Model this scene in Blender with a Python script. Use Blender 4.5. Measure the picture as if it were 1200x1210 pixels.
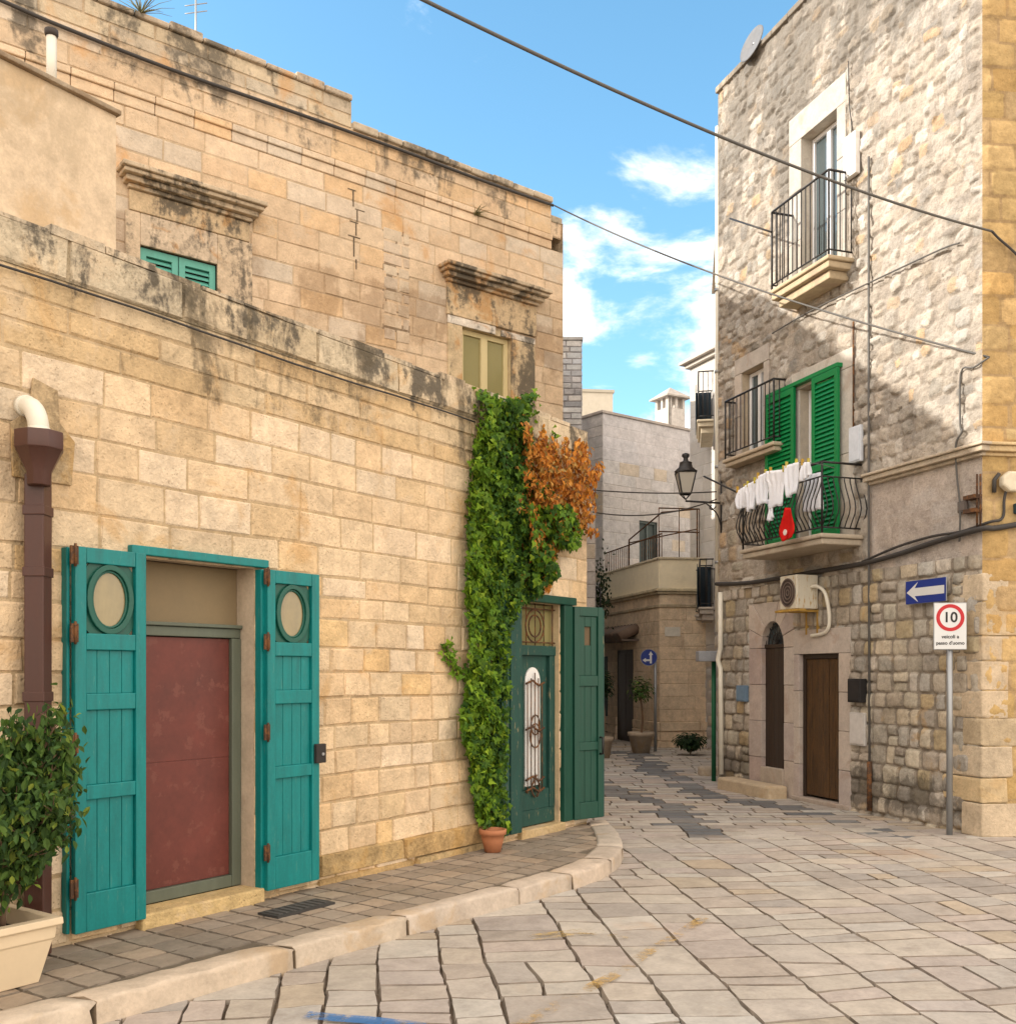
import bpy, math, random
from mathutils import Vector, Matrix
import numpy as np

for _o in list(bpy.data.objects):
    bpy.data.objects.remove(_o, do_unlink=True)
SC = bpy.context.scene
COL = SC.collection
R = math.radians

# ------------------------------------------------------------------ camera, sky, sun, exposure
F, CX, HY, EYE = 1200.0, 600.0, 795.0, 1.6        # focal length and principal point measured on the photograph
cam_d = bpy.data.cameras.new('camera')
cam = bpy.data.objects.new('camera', cam_d)
COL.objects.link(cam)
SC.camera = cam
cam.location = (0, 0, EYE)
cam.rotation_euler = (R(90), 0, 0)
cam_d.sensor_fit = 'HORIZONTAL'
cam_d.sensor_width = 36
cam_d.lens = 36.0 * F / 1200
cam_d.shift_y = 190.0 / 1200
cam_d.clip_start = 0.05
cam_d.clip_end = 2000

SUN_AZ, SUN_EL = R(-91.0), R(25.5)                 # azimuth from +Y towards +X; the sun stands to the left
SKY_STRENGTH, SUN_STRENGTH, EXPOSURE = 0.15, 2.7, 1.2

vs = SC.view_settings
vs.view_transform = 'Standard'
vs.look = 'None'
vs.exposure = EXPOSURE
vs.gamma = 1.0
SC.cycles.use_denoising = True
SC.cycles.max_bounces = 8
SC.cycles.diffuse_bounces = 7
SC.cycles.glossy_bounces = 3
SC.cycles.transparent_max_bounces = 12

world = bpy.data.worlds.new('World')
SC.world = world
world.use_nodes = True


class NT:
    """tiny node-tree helper"""
    def __init__(self, tree):
        self.t = tree
        self.t.nodes.clear()

    def n(self, typ, props=None, **inp):
        nd = self.t.nodes.new(typ)
        for k, v in (props or {}).items():
            setattr(nd, k, v)
        for k, v in inp.items():
            key = int(k[1:]) if k[0] == 'i' and k[1:].isdigit() else k.replace('_', ' ')
            s = nd.inputs[key]
            if isinstance(v, bpy.types.NodeSocket):
                self.t.links.new(v, s)
            else:
                s.default_value = v
        return nd

    def math(self, op, a, b=0.0, c=None, clamp=False):
        kw = dict(i0=a, i1=b)
        if c is not None:
            kw['i2'] = c
        return self.n('ShaderNodeMath', {'operation': op, 'use_clamp': clamp}, **kw).outputs[0]

    def mix(self, fac, a, b, blend='MIX'):
        nd = self.n('ShaderNodeMix', {'data_type': 'RGBA', 'blend_type': blend})
        for s, v in ((nd.inputs[0], fac), (nd.inputs[6], a), (nd.inputs[7], b)):
            if isinstance(v, bpy.types.NodeSocket):
                self.t.links.new(v, s)
            else:
                s.default_value = v if not isinstance(v, tuple) or len(v) == 4 else (*v, 1)
        return nd.outputs[2]

    def ramp(self, val, lo, hi, a=0.0, b=1.0):
        return self.n('ShaderNodeMapRange', {'interpolation_type': 'SMOOTHSTEP'},
                      i0=val, i1=lo, i2=hi, i3=a, i4=b).outputs[0]

    def noise(self, vec, scale, detail=4, rough=.55, dist=0.0):
        return self.n('ShaderNodeTexNoise', None, Vector=vec, Scale=scale, Detail=detail,
                      Roughness=rough, Distortion=dist).outputs[0]


def build_world():
    w = NT(world.node_tree)
    out = w.n('ShaderNodeOutputWorld')
    sky = w.n('ShaderNodeTexSky', {'sky_type': 'NISHITA', 'sun_disc': False, 'sun_elevation': SUN_EL,
                                   'sun_rotation': SUN_AZ, 'altitude': 50, 'air_density': 1.0,
                                   'dust_density': 0.6, 'ozone_density': 2.2})
    d = w.n('ShaderNodeTexCoord').outputs['Generated']
    sep = w.n('ShaderNodeSeparateXYZ', None, i0=d)
    dx, dy, dz = sep.outputs
    blue = w.n('ShaderNodeHueSaturation', None, Hue=.482, Saturation=1.12, Value=SKY_GAIN, Fac=1.0, Color=sky.outputs[0]).outputs[0]
    # clouds: flattened by looking up on a plane above
    zz = w.math('ADD', w.math('MAXIMUM', dz, 0.0), 0.42)
    px = w.math('DIVIDE', dx, zz)
    py = w.math('DIVIDE', dy, zz)
    pv = w.n('ShaderNodeCombineXYZ', None, i0=px, i1=py, i2=w.math('MULTIPLY', dz, 1.5)).outputs[0]
    n1 = w.noise(pv, 5.2, 9, .60, .3)
    n2 = w.noise(pv, 1.1, 3, .5)

    def blob(v, lo, hi):
        v = Vector(v).normalized()
        dp = w.n('ShaderNodeVectorMath', {'operation': 'DOT_PRODUCT'}, i0=d, i1=tuple(v))
        return w.ramp(dp.outputs['Value'], lo, hi)
    b1 = blob((.125, 1, .28), .970, .994)          # the bank over the alley
    b2 = blob((.12, 1, .24), .985, .998)
    back = w.ramp(dy, .62, .15)                  # unseen cloud added overhead and behind the camera as warm fill light
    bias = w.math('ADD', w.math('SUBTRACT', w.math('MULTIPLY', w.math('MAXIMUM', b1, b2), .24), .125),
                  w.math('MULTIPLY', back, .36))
    dens = w.math('ADD', w.math('ADD', n1, w.math('MULTIPLY', w.math('SUBTRACT', n2, .5), .25)), bias)
    mask = w.ramp(dens, .565, .76)
    up = w.ramp(dz, -.02, .02)
    mask = w.math('MULTIPLY', mask, up)
    shade = w.ramp(w.noise(pv, 6.5, 6, .6), .3, .7, .82, 1.06)
    warm = w.mix(back, (1.0 * CLOUD_GAIN, .985 * CLOUD_GAIN, .96 * CLOUD_GAIN), (1.60 * CLOUD_GAIN, 1.38 * CLOUD_GAIN, 1.16 * CLOUD_GAIN))   # the added unseen clouds are tinted to warm the shaded walls
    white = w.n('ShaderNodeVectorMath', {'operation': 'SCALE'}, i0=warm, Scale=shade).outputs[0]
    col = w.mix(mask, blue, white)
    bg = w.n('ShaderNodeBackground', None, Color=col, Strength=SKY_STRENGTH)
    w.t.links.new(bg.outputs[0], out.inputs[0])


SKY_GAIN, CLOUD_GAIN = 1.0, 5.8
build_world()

sun_d = bpy.data.lights.new('sun', 'SUN')
sun_d.energy = SUN_STRENGTH
sun_d.angle = R(.5)
sun_d.color = (1.0, .93, .83)
sun = bpy.data.objects.new('sun', sun_d)
COL.objects.link(sun)
SUN_DIR = Vector((math.sin(SUN_AZ) * math.cos(SUN_EL), math.cos(SUN_AZ) * math.cos(SUN_EL), math.sin(SUN_EL)))
sun.rotation_euler = SUN_DIR.to_track_quat('Z', 'Y').to_euler()
sun.location = (0, 0, 30)


# ------------------------------------------------------------------ helpers: colours, frames, meshes
def C(r, g=None, b=None):
    """sRGB 0-255 -> linear"""
    f = lambda v: (v / 255 / 12.92) if v / 255 <= .04045 else ((v / 255 + .055) / 1.055) ** 2.4
    return (f(r), f(g), f(b))


class Frame:
    """a vertical plane: u along it, z up, o out of it towards the street"""
    def __init__(s, p, d, side=1):
        s.o = Vector((p[0], p[1], 0))
        s.d = Vector((d[0], d[1], 0)).normalized()
        s.n = Vector((s.d.y, -s.d.x, 0)) * side
        s.side = side
        s.right = s.d * side                   # to the right as seen from the street

    def P(s, u, o, z):
        return s.o + s.d * u + s.n * o + Vector((0, 0, z))

    def uz(s, px, py=HY, out=0.0):
        r = Vector(((px - CX) / F, 1, 0))
        o = s.o + s.n * out
        k = o.dot(s.n) / r.dot(s.n)
        return (r * k - o).dot(s.d), EYE + (HY - py) / F * k

    def u(s, px, out=0.0):
        return s.uz(px, HY, out)[0]

    def z(s, px, py, out=0.0):
        return s.uz(px, py, out)[1]

    def out_for(s, px, u):
        k = (px - CX) / F
        a = s.o + s.d * u
        return -(a.x - k * a.y) / (s.n.x - k * s.n.y)

    def basis(s):
        m = Matrix((s.right, Vector((0, 0, 1)), s.n)).transposed()
        return m.to_4x4()


class World_:
    def P(s, x, y, z):
        return Vector((x, y, z))


WF = World_()


def ground(px, py, z=0.0):
    Y = F * (EYE - z) / (py - HY)
    return Vector(((px - CX) / F * Y, Y, z))


def at(px, py, Y):
    return Vector(((px - CX) / F * Y, Y, EYE + (HY - py) / F * Y))


class MB:
    """collects shapes into one mesh; every face carries a colour"""
    def __init__(s):
        s.v, s.f, s.c, s.sm = [], [], [], []

    def quad(s, pts, col=(1, 1, 1), smooth=False):
        b = len(s.v)
        s.v += [tuple(p) for p in pts]
        s.f.append(tuple(range(b, b + len(pts))))
        s.c.append(col)
        s.sm.append(smooth)

    def box(s, fr, a0, a1, b0, b1, z0, z1, col=(1, 1, 1)):
        """a along, b out (frame) / x, y (world)"""
        b = len(s.v)
        for z in (z0, z1):
            for (p, q) in ((a0, b0), (a1, b0), (a1, b1), (a0, b1)):
                s.v.append(tuple(fr.P(p, q, z)))
        for f in ((0, 3, 2, 1), (4, 5, 6, 7), (0, 1, 5, 4), (1, 2, 6, 5), (2, 3, 7, 6), (3, 0, 4, 7)):
            s.f.append(tuple(b + i for i in f))
            s.c.append(col)
            s.sm.append(False)

    def tube(s, pts, r, seg=8, col=(1, 1, 1), cap=True, r2=None, square=False):
        pts = [Vector(p) for p in pts]
        n = len(pts)
        if n < 2:
            return
        b = len(s.v)
        up = Vector((0, 0, 1))
        prev = None
        for i, p in enumerate(pts):
            t = (pts[min(i + 1, n - 1)] - pts[max(i - 1, 0)]).normalized()
            if prev is None:
                ref = up if abs(t.z) < .9 else Vector((1, 0, 0))
                x = t.cross(ref).normalized()
            else:
                x = (prev - t * prev.dot(t)).normalized()
            y = t.cross(x)
            prev = x
            rr = r if r2 is None else r + (r2 - r) * i / (n - 1)
            for k in range(seg):
                a = 2 * math.pi * (k + (.5 if square else 0)) / seg
                s.v.append(tuple(p + (x * math.cos(a) + y * math.sin(a)) * rr))
        for i in range(n - 1):
            for k in range(seg):
                k2 = (k + 1) % seg
                s.f.append((b + i * seg + k, b + i * seg + k2, b + (i + 1) * seg + k2, b + (i + 1) * seg + k))
                s.c.append(col)
                s.sm.append(not square)
        if cap:
            s.f.append(tuple(b + k for k in reversed(range(seg))))
            s.f.append(tuple(b + (n - 1) * seg + k for k in range(seg)))
            s.c += [col, col]
            s.sm += [False, False]

    def lathe(s, c, prof, seg=20, col=(1, 1, 1), sx=1.0):
        """prof: list of (r, z) round the vertical axis at c"""
        b = len(s.v)
        c = Vector(c)
        for (r, z) in prof:
            for k in range(seg):
                a = 2 * math.pi * k / seg
                s.v.append((c.x + r * math.cos(a) * sx, c.y + r * math.sin(a), c.z + z))
        for i in range(len(prof) - 1):
            for k in range(seg):
                k2 = (k + 1) % seg
                s.f.append((b + i * seg + k, b + i * seg + k2, b + (i + 1) * seg + k2, b + (i + 1) * seg + k))
                s.c.append(col)
                s.sm.append(True)
        for i, rev in ((0, True), (len(prof) - 1, False)):
            if prof[i][0] > 1e-4:
                ks = range(seg)
                s.f.append(tuple(b + i * seg + k for k in (reversed(ks) if rev else ks)))
                s.c.append(col)
                s.sm.append(False)

    def prism(s, fr, poly, o0, o1, col=(1, 1, 1)):
        """poly: (u, z) outline, extruded from o0 to o1"""
        n = len(poly)
        b = len(s.v)
        for o in (o0, o1):
            for (u, z) in poly:
                s.v.append(tuple(fr.P(u, o, z)))
        s.f.append(tuple(range(b, b + n)))
        s.f.append(tuple(range(b + 2 * n - 1, b + n - 1, -1)))
        s.c += [col, col]
        s.sm += [False, False]
        for i in range(n):
            j = (i + 1) % n
            s.f.append((b + i, b + j, b + n + j, b + n + i))
            s.c.append(col)
            s.sm.append(False)

    def ring(s, fr, outer, inner, o0, o1, col=(1, 1, 1)):
        """a flat ring between two equally long closed outlines"""
        n = len(outer)
        b = len(s.v)
        for o in (o0, o1):
            for poly in (outer, inner):
                for (u, z) in poly:
                    s.v.append(tuple(fr.P(u, o, z)))
        for i in range(n):
            j = (i + 1) % n
            for f in ((i, j, n + j, n + i), (2 * n + i, 2 * n + j, 3 * n + j, 3 * n + i),
                      (i, j, 2 * n + j, 2 * n + i), (n + i, n + j, 3 * n + j, 3 * n + i)):
                s.f.append(tuple(b + q for q in f))
                s.c.append(col)
                s.sm.append(False)

    def build(s, name, mat, parent=None, bevel=0.0, recalc=False, origin=None):
        me = bpy.data.meshes.new(name)
        org = Vector((0, 0, 0)) if origin is None else Vector(origin)
        vs_ = s.v if origin is None else [tuple(Vector(v) - org) for v in s.v]
        me.from_pydata(vs_, [], s.f)
        ca = me.color_attributes.new('Col', 'FLOAT_COLOR', 'CORNER')
        cols = np.ones((len(me.loops), 4), dtype=np.float32)
        i = 0
        for f, c in zip(s.f, s.c):
            cols[i:i + len(f), :3] = c
            i += len(f)
        ca.data.foreach_set('color', cols.ravel())
        me.polygons.foreach_set('use_smooth', s.sm)
        me.materials.append(mat)
        me.update()
        o = bpy.data.objects.new(name, me)
        COL.objects.link(o)
        if origin is not None:
            o.location = org
        if parent is not None:
            adopt(o, parent)
        if recalc or bevel:
            import bmesh
            bm = bmesh.new()
            bm.from_mesh(me)
            bmesh.ops.recalc_face_normals(bm, faces=bm.faces)
            bm.to_mesh(me)
            bm.free()
        if bevel:
            m = o.modifiers.new('bevel', 'BEVEL')
            m.width = bevel
            m.segments = 2
            m.limit_method = 'ANGLE'
            m.angle_limit = R(40)
        return o


def wloc(o):
    v = Vector(o.location)
    p = o.parent
    while p is not None:
        v = v + Vector(p.location)
        p = p.parent
    return v


def adopt(o, parent):
    """parent without moving (only translations are used)"""
    o.location = Vector(o.location) - wloc(parent)
    o.parent = parent


def tag(o, label=None, cat=None, group=None, kind=None):
    for k, v in (('label', label), ('category', cat), ('group', group), ('kind', kind)):
        if v:
            o[k] = v
    return o


def thing(name, label, cat, loc=(0, 0, 0), group=None):
    o = bpy.data.objects.new(name, None)
    o.empty_display_size = .2
    COL.objects.link(o)
    o.location = loc
    return tag(o, label, cat, group)


def mat_(name):
    m = bpy.data.materials.new(name)
    m.use_nodes = True
    return m, NT(m.node_tree)


def finish(t, col, rough=.85, bump=None, strength=.4, dist=.01, metallic=0.0, spec=.3, **kw):
    out = t.n('ShaderNodeOutputMaterial')
    b = t.n('ShaderNodeBsdfPrincipled')
    for nm, v in (('Base Color', col), ('Roughness', rough), ('Metallic', metallic), ('Specular IOR Level', spec)):
        if isinstance(v, bpy.types.NodeSocket):
            t.t.links.new(v, b.inputs[nm])
        else:
            b.inputs[nm].default_value = v if not isinstance(v, tuple) else (*v[:3], 1)
    if bump is not None:
        bn = t.n('ShaderNodeBump', None, Strength=strength, Distance=dist, Height=bump)
        t.t.links.new(bn.outputs[0], b.inputs['Normal'])
    t.t.links.new(b.outputs[0], out.inputs[0])
    return b


def stone_mat(name, stains=(), patch=None, bump=.5, dist=.012, mottle=.28, pit=9.0, grime=None, rough=.9, smear=None):
    """block colour from the mesh, mottled, with lichen and water stains of their own shape"""
    m, t = mat_(name)
    co = t.n('ShaderNodeTexCoord').outputs['Object']
    base = t.n('ShaderNodeVertexColor', {'layer_name': 'Col'}).outputs[0]
    n_big = t.noise(co, 1.3, 5, .6, .3)
    n_mid = t.noise(co, 7.0, 6, .65, .2)
    n_fine = t.noise(co, 38.0, 5, .7)
    v = t.math('ADD', t.math('MULTIPLY', t.math('SUBTRACT', n_mid, .5), mottle * 3.6),
               t.math('MULTIPLY', t.math('SUBTRACT', n_fine, .5), mottle * 2.6))
    v = t.math('ADD', t.math('ADD', v, t.math('MULTIPLY', t.math('SUBTRACT', n_big, .5), mottle * 2.4)), 1.02)
    vv = t.n('ShaderNodeCombineXYZ', None, i0=v, i1=v, i2=v).outputs[0]
    col = t.mix(1.0, base, vv, 'MULTIPLY')
    if patch:                                              # orange weathering patches
        pc, amt, sc, lo = patch
        pm = t.ramp(t.noise(co, sc, 5, .6, .6), lo, lo + .12, 0, amt)
        col = t.mix(pm, col, pc)
    if smear:                                              # pale lime smeared over the joints, and small dark pits
        sm_ = t.ramp(t.noise(co, 2.6, 7, .7, .5), .53, .66, 0, smear[1])
        col = t.mix(sm_, col, smear[0])
        pv_ = t.n('ShaderNodeTexVoronoi', {'feature': 'F1'}, Vector=co, Scale=46.0).outputs[0]
        pk = t.math('MULTIPLY', t.ramp(pv_, .30, .12), t.ramp(t.noise(co, 3.4, 5, .6), .50, .62, 0, .55))
        col = t.mix(pk, col, (.20, .13, .07))
    sep = t.n('ShaderNodeSeparateXYZ', None, i0=co)
    for (zlo, zhi, zend, sc_col, amt, sc, thr) in stains:  # streaks: grow from zlo to zhi, gone above zend
        st = t.n('ShaderNodeMapping', {'vector_type': 'POINT'}, Vector=co, Scale=(1, 1, .33)).outputs[0]
        a = t.noise(st, sc, 7, .68, .5)
        b2 = t.noise(co, sc * 5.5, 6, .7)
        h = t.math('MULTIPLY', t.ramp(sep.outputs[2], zlo, zhi), t.ramp(sep.outputs[2], zend + .25, zend))
        s_ = t.math('ADD', t.math('MULTIPLY', a, .7), t.math('MULTIPLY', b2, .3))
        s_ = t.math('ADD', s_, t.math('MULTIPLY', h, .22))
        msk = t.math('MULTIPLY', t.ramp(s_, thr, thr + .1, 0, amt), t.ramp(h, 0, .15))
        col = t.mix(msk, col, sc_col)
    if grime:
        gm = t.ramp(t.noise(co, grime[2], 6, .7, .4), grime[3], grime[3] + .2, 0, grime[1])
        col = t.mix(gm, col, grime[0])
    pits = t.n('ShaderNodeTexVoronoi', {'feature': 'F1'}, Vector=co, Scale=pit * 3.0).outputs[0]
    h = t.math('ADD', t.math('MULTIPLY', n_mid, .9), t.math('MULTIPLY', n_fine, .45))
    h = t.math('ADD', h, t.math('MULTIPLY', t.ramp(pits, .0, .35), .18))
    finish(t, col, rough, h, bump, dist, spec=.18)
    return m


def paint_mat(name, col, rough=.45, var=.18, wear=None, scale=6.0, metallic=0.0, spec=.4, grain=True):
    m, t = mat_(name)
    co = t.n('ShaderNodeTexCoord').outputs['Object']
    st = t.n('ShaderNodeMapping', None, Vector=co, Scale=(3, 3, .5) if grain else (1, 1, 1)).outputs[0]
    n = t.noise(st, scale, 6, .62, .2)
    f = t.noise(co, scale * 9, 4, .6)
    v = t.math('ADD', t.math('MULTIPLY', t.math('SUBTRACT', n, .5), var * 3), t.math('MULTIPLY', t.math('SUBTRACT', f, .5), var))
    v = t.math('ADD', v, 1.0)
    vv = t.n('ShaderNodeCombineXYZ', None, i0=v, i1=v, i2=v).outputs[0]
    c = t.mix(1.0, (*col, 1), vv, 'MULTIPLY')
    if wear:
        wm = t.ramp(t.noise(st, scale * 2.5, 7, .7), wear[1], wear[1] + .05, 0, wear[2])
        c = t.mix(wm, c, wear[0])
    ro = t.math('ADD', rough, t.math('MULTIPLY', t.math('SUBTRACT', n, .5), .3))
    finish(t, c, ro, t.math('ADD', n, t.math('MULTIPLY', f, .4)), .12, .004, metallic, spec)
    return m


def col_mat(name, rough=.7, var=.2, scale=14.0, spec=.3, bump=.2, metallic=0.0):
    """plain painted / plastic / cloth surface whose colour comes from the mesh"""
    m, t = mat_(name)
    co = t.n('ShaderNodeTexCoord').outputs['Object']
    base = t.n('ShaderNodeVertexColor', {'layer_name': 'Col'}).outputs[0]
    n = t.noise(co, scale, 6, .65)
    v = t.math('ADD', t.math('MULTIPLY', t.math('SUBTRACT', n, .5), var * 2.5), 1.0)
    vv = t.n('ShaderNodeCombineXYZ', None, i0=v, i1=v, i2=v).outputs[0]
    finish(t, t.mix(1.0, base, vv, 'MULTIPLY'), rough, n, bump, .006, metallic, spec)
    return m


def leaf_mat(name, transl=.35, rough=.62):
    m, t = mat_(name)
    base = t.n('ShaderNodeVertexColor', {'layer_name': 'Col'}).outputs[0]
    out = t.n('ShaderNodeOutputMaterial')
    b = t.n('ShaderNodeBsdfPrincipled')
    t.t.links.new(base, b.inputs['Base Color'])
    b.inputs['Roughness'].default_value = rough
    b.inputs['Specular IOR Level'].default_value = .22
    tr = t.n('ShaderNodeBsdfTranslucent', None, Color=base)
    mx = t.n('ShaderNodeMixShader', None, i0=transl, i1=b.outputs[0], i2=tr.outputs[0])
    t.t.links.new(mx.outputs[0], out.inputs[0])
    return m


def glass_mat(name, tint, metallic=.0, rough=.06, spec=.8):
    m, t = mat_(name)
    co = t.n('ShaderNodeTexCoord').outputs['Object']
    n = t.noise(co, 2.0, 2)
    finish(t, tint, rough, n, .03, .01, metallic, spec)
    return m


# ------------------------------------------------------------------ masonry
def cut_rects(u0, u1, z0, z1, holes):
    us = sorted({u0, u1, *[max(u0, min(u1, h[k])) for h in holes for k in (0, 1)]})
    zs = sorted({z0, z1, *[max(z0, min(z1, h[k])) for h in holes for k in (2, 3)]})
    out = []
    for a, b in zip(us, us[1:]):
        for c, d in zip(zs, zs[1:]):
            um, zm = (a + b) / 2, (c + d) / 2
            if not any(h[0] < um < h[1] and h[2] < zm < h[3] for h in holes):
                out.append((a, b, c, d))
    return out


def pick(pal, rng, jit=.08):
    tot = sum(p[1] for p in pal)
    x = rng.random() * tot
    for c, w_ in pal:
        x -= w_
        if x <= 0:
            break
    k = 1 + rng.uniform(-jit, jit)
    h = rng.uniform(-jit, jit) * .35
    return (min(c[0] * k * (1 + h), .9), min(c[1] * k, .9), min(c[2] * k * (1 - h), .9))


def courses(mb, fr, u0, u1, z0, z1, pal, rng, rowh=(.2, .26), bw=(.28, .5), joint=.008, depth=.012,
            holes=(), forced=(), rubble=0.0, wob=0.0, jit=.08, mortar=None, o=0.0, back=True, skew=.006, trim=None, tall=0.0):
    """lay stones course by course on the plane; mortar sheet behind at o"""
    if back:
        for (a, b, c, d) in cut_rects(u0, u1, z0, z1, holes):
            mb.quad([fr.P(a, o, c), fr.P(b, o, c), fr.P(b, o, d), fr.P(a, o, d)] if fr.side == 1 else
                    [fr.P(b, o, c), fr.P(a, o, c), fr.P(a, o, d), fr.P(b, o, d)], mortar)
    fz = sorted({z0, z1, *[f for f in forced if z0 < f < z1]})
    rows = []
    for a, b in zip(fz, fz[1:]):
        z = a
        hs = []
        while z < b - 1e-6:
            h = rng.uniform(*rowh)
            hs.append(h)
            z += h
        k = (b - a) / sum(hs)
        z = a
        for h in hs:
            rows.append((z, z + h * k))
            z += h * k
    ph = rng.uniform(0, 9)

    def wave(u, z):
        return 0.0 if not wob else wob * (math.sin(u * 2.3 + z * 3.1 + ph) + .6 * math.sin(u * 5.1 - z * 1.7 + 2 * ph))
    for (ra, rb) in rows:
        spans = [(u0, u1)]
        for h in holes:
            if h[2] < rb - .01 and h[3] > ra + .01:
                ns = []
                for (a, b) in spans:
                    if h[1] <= a or h[0] >= b:
                        ns.append((a, b))
                        continue
                    if h[0] > a:
                        ns.append((a, h[0]))
                    if h[1] < b:
                        ns.append((h[1], b))
                spans = ns
        for (a, b) in spans:
            u = a
            while u < b - 1e-4:
                w_ = rng.uniform(*bw)
                if rng.random() < .12:
                    w_ *= 1.4
                if b - (u + w_) < bw[0] * .6:
                    w_ = b - u
                stone(mb, fr, u, u + w_, ra, rb, pick(pal, rng, jit), rng, joint, depth, rubble, wave, o, skew)
                u += w_


def stone(mb, fr, a, b, c, d, col, rng, joint, depth, rubble, wave, o, skew):
    j = joint * rng.uniform(.6, 1.4) * .5
    a, b, c, d = a + j, b - j, c + j, d - j
    if b - a < .02 or d - c < .02:
        return
    dep = depth * rng.uniform(.6, 1.35)
    base = len(mb.v)
    if not rubble:
        e = min(.012, (b - a) * .15, (d - c) * .15)
        sk = lambda: rng.uniform(-skew, skew)
        us, zs = (a, a + e, b - e, b), (c, c + e, d - e, d)
        off = [[(sk(), sk()) for _ in range(4)] for _ in range(4)]
        tu, tz = rng.uniform(-.22, .22) * dep, rng.uniform(-.22, .22) * dep
        for i in range(4):
            for k in range(4):
                inn = i in (1, 2) and k in (1, 2)
                chip = .3 * dep if (inn and rng.random() < .16) else 0
                ox, oz = off[i][k] if inn else (off[i][k][0] * .35, off[i][k][1] * .35)
                dd = dep - chip + (tu * (1 if i == 2 else -1) + tz * (1 if k == 2 else -1) if inn else 0)
                um = us[i] + ox
                mb.v.append(tuple(fr.P(um, o + (dd if inn else -.004), zs[k] + oz + wave(um, c))))
        n = 4
    else:
        n = 6
        g = (-1, -.78, -.3, .3, .78, 1)
        um, zm, hu, hz = (a + b) / 2, (c + d) / 2, (b - a) / 2, (d - c) / 2
        rot = rng.uniform(-.12, .12) * rubble
        ex, ez = rng.uniform(.7, 1.0), rng.uniform(.72, 1.0)
        lift = (rng.uniform(-.35, .35), rng.uniform(-.35, .35))
        for i in range(n):
            for k in range(n):
                x, y = g[i], g[k]
                r_ = rubble * .32
                x2 = x * (1 - r_ * y * y * abs(x)) * (1 - (1 - ex) * rubble)
                y2 = y * (1 - r_ * x * x * abs(y)) * (1 - (1 - ez) * rubble)
                edge = max(abs(x), abs(y)) > .99
                x2 += rng.uniform(-.07, .07) * rubble
                y2 += rng.uniform(-.07, .07) * rubble
                xx, yy = x2 - rot * y2, y2 + rot * x2
                hgt = -.006 if edge else dep * ((1 - .45 * (x * x + y * y) ** 1.2) + lift[0] * x + lift[1] * y + rng.uniform(-.16, .16))
                uu = um + xx * hu
                mb.v.append(tuple(fr.P(uu, o + hgt, zm + yy * hz + wave(uu, c))))
    for i in range(n - 1):
        for k in range(n - 1):
            f = (base + i * n + k, base + (i + 1) * n + k, base + (i + 1) * n + k + 1, base + i * n + k + 1)
            mb.f.append(f if fr.side == 1 else f[::-1])
            mb.c.append(col)
            mb.sm.append(bool(rubble))


def vnoise(U_, Z_, scale, seed, octaves=3):
    rs = np.random.RandomState(seed)
    out = np.zeros_like(U_)
    amp, tot = 1.0, 0.0
    for o in range(octaves):
        g = rs.rand(256, 256)
        x, y = U_ * scale + 31.7 * o + 50, Z_ * scale + 17.3 * o + 50
        xi, yi = np.floor(x).astype(int), np.floor(y).astype(int)
        fx, fy = x - xi, y - yi
        fx, fy = fx * fx * (3 - 2 * fx), fy * fy * (3 - 2 * fy)
        a, b = g[xi % 256, yi % 256], g[(xi + 1) % 256, yi % 256]
        c, d = g[xi % 256, (yi + 1) % 256], g[(xi + 1) % 256, (yi + 1) % 256]
        out += amp * ((a * (1 - fx) + b * fx) * (1 - fy) + (c * (1 - fx) + d * fx) * fy)
        tot += amp
        amp *= .5
        scale *= 2.1
    return out / tot - .5


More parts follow.
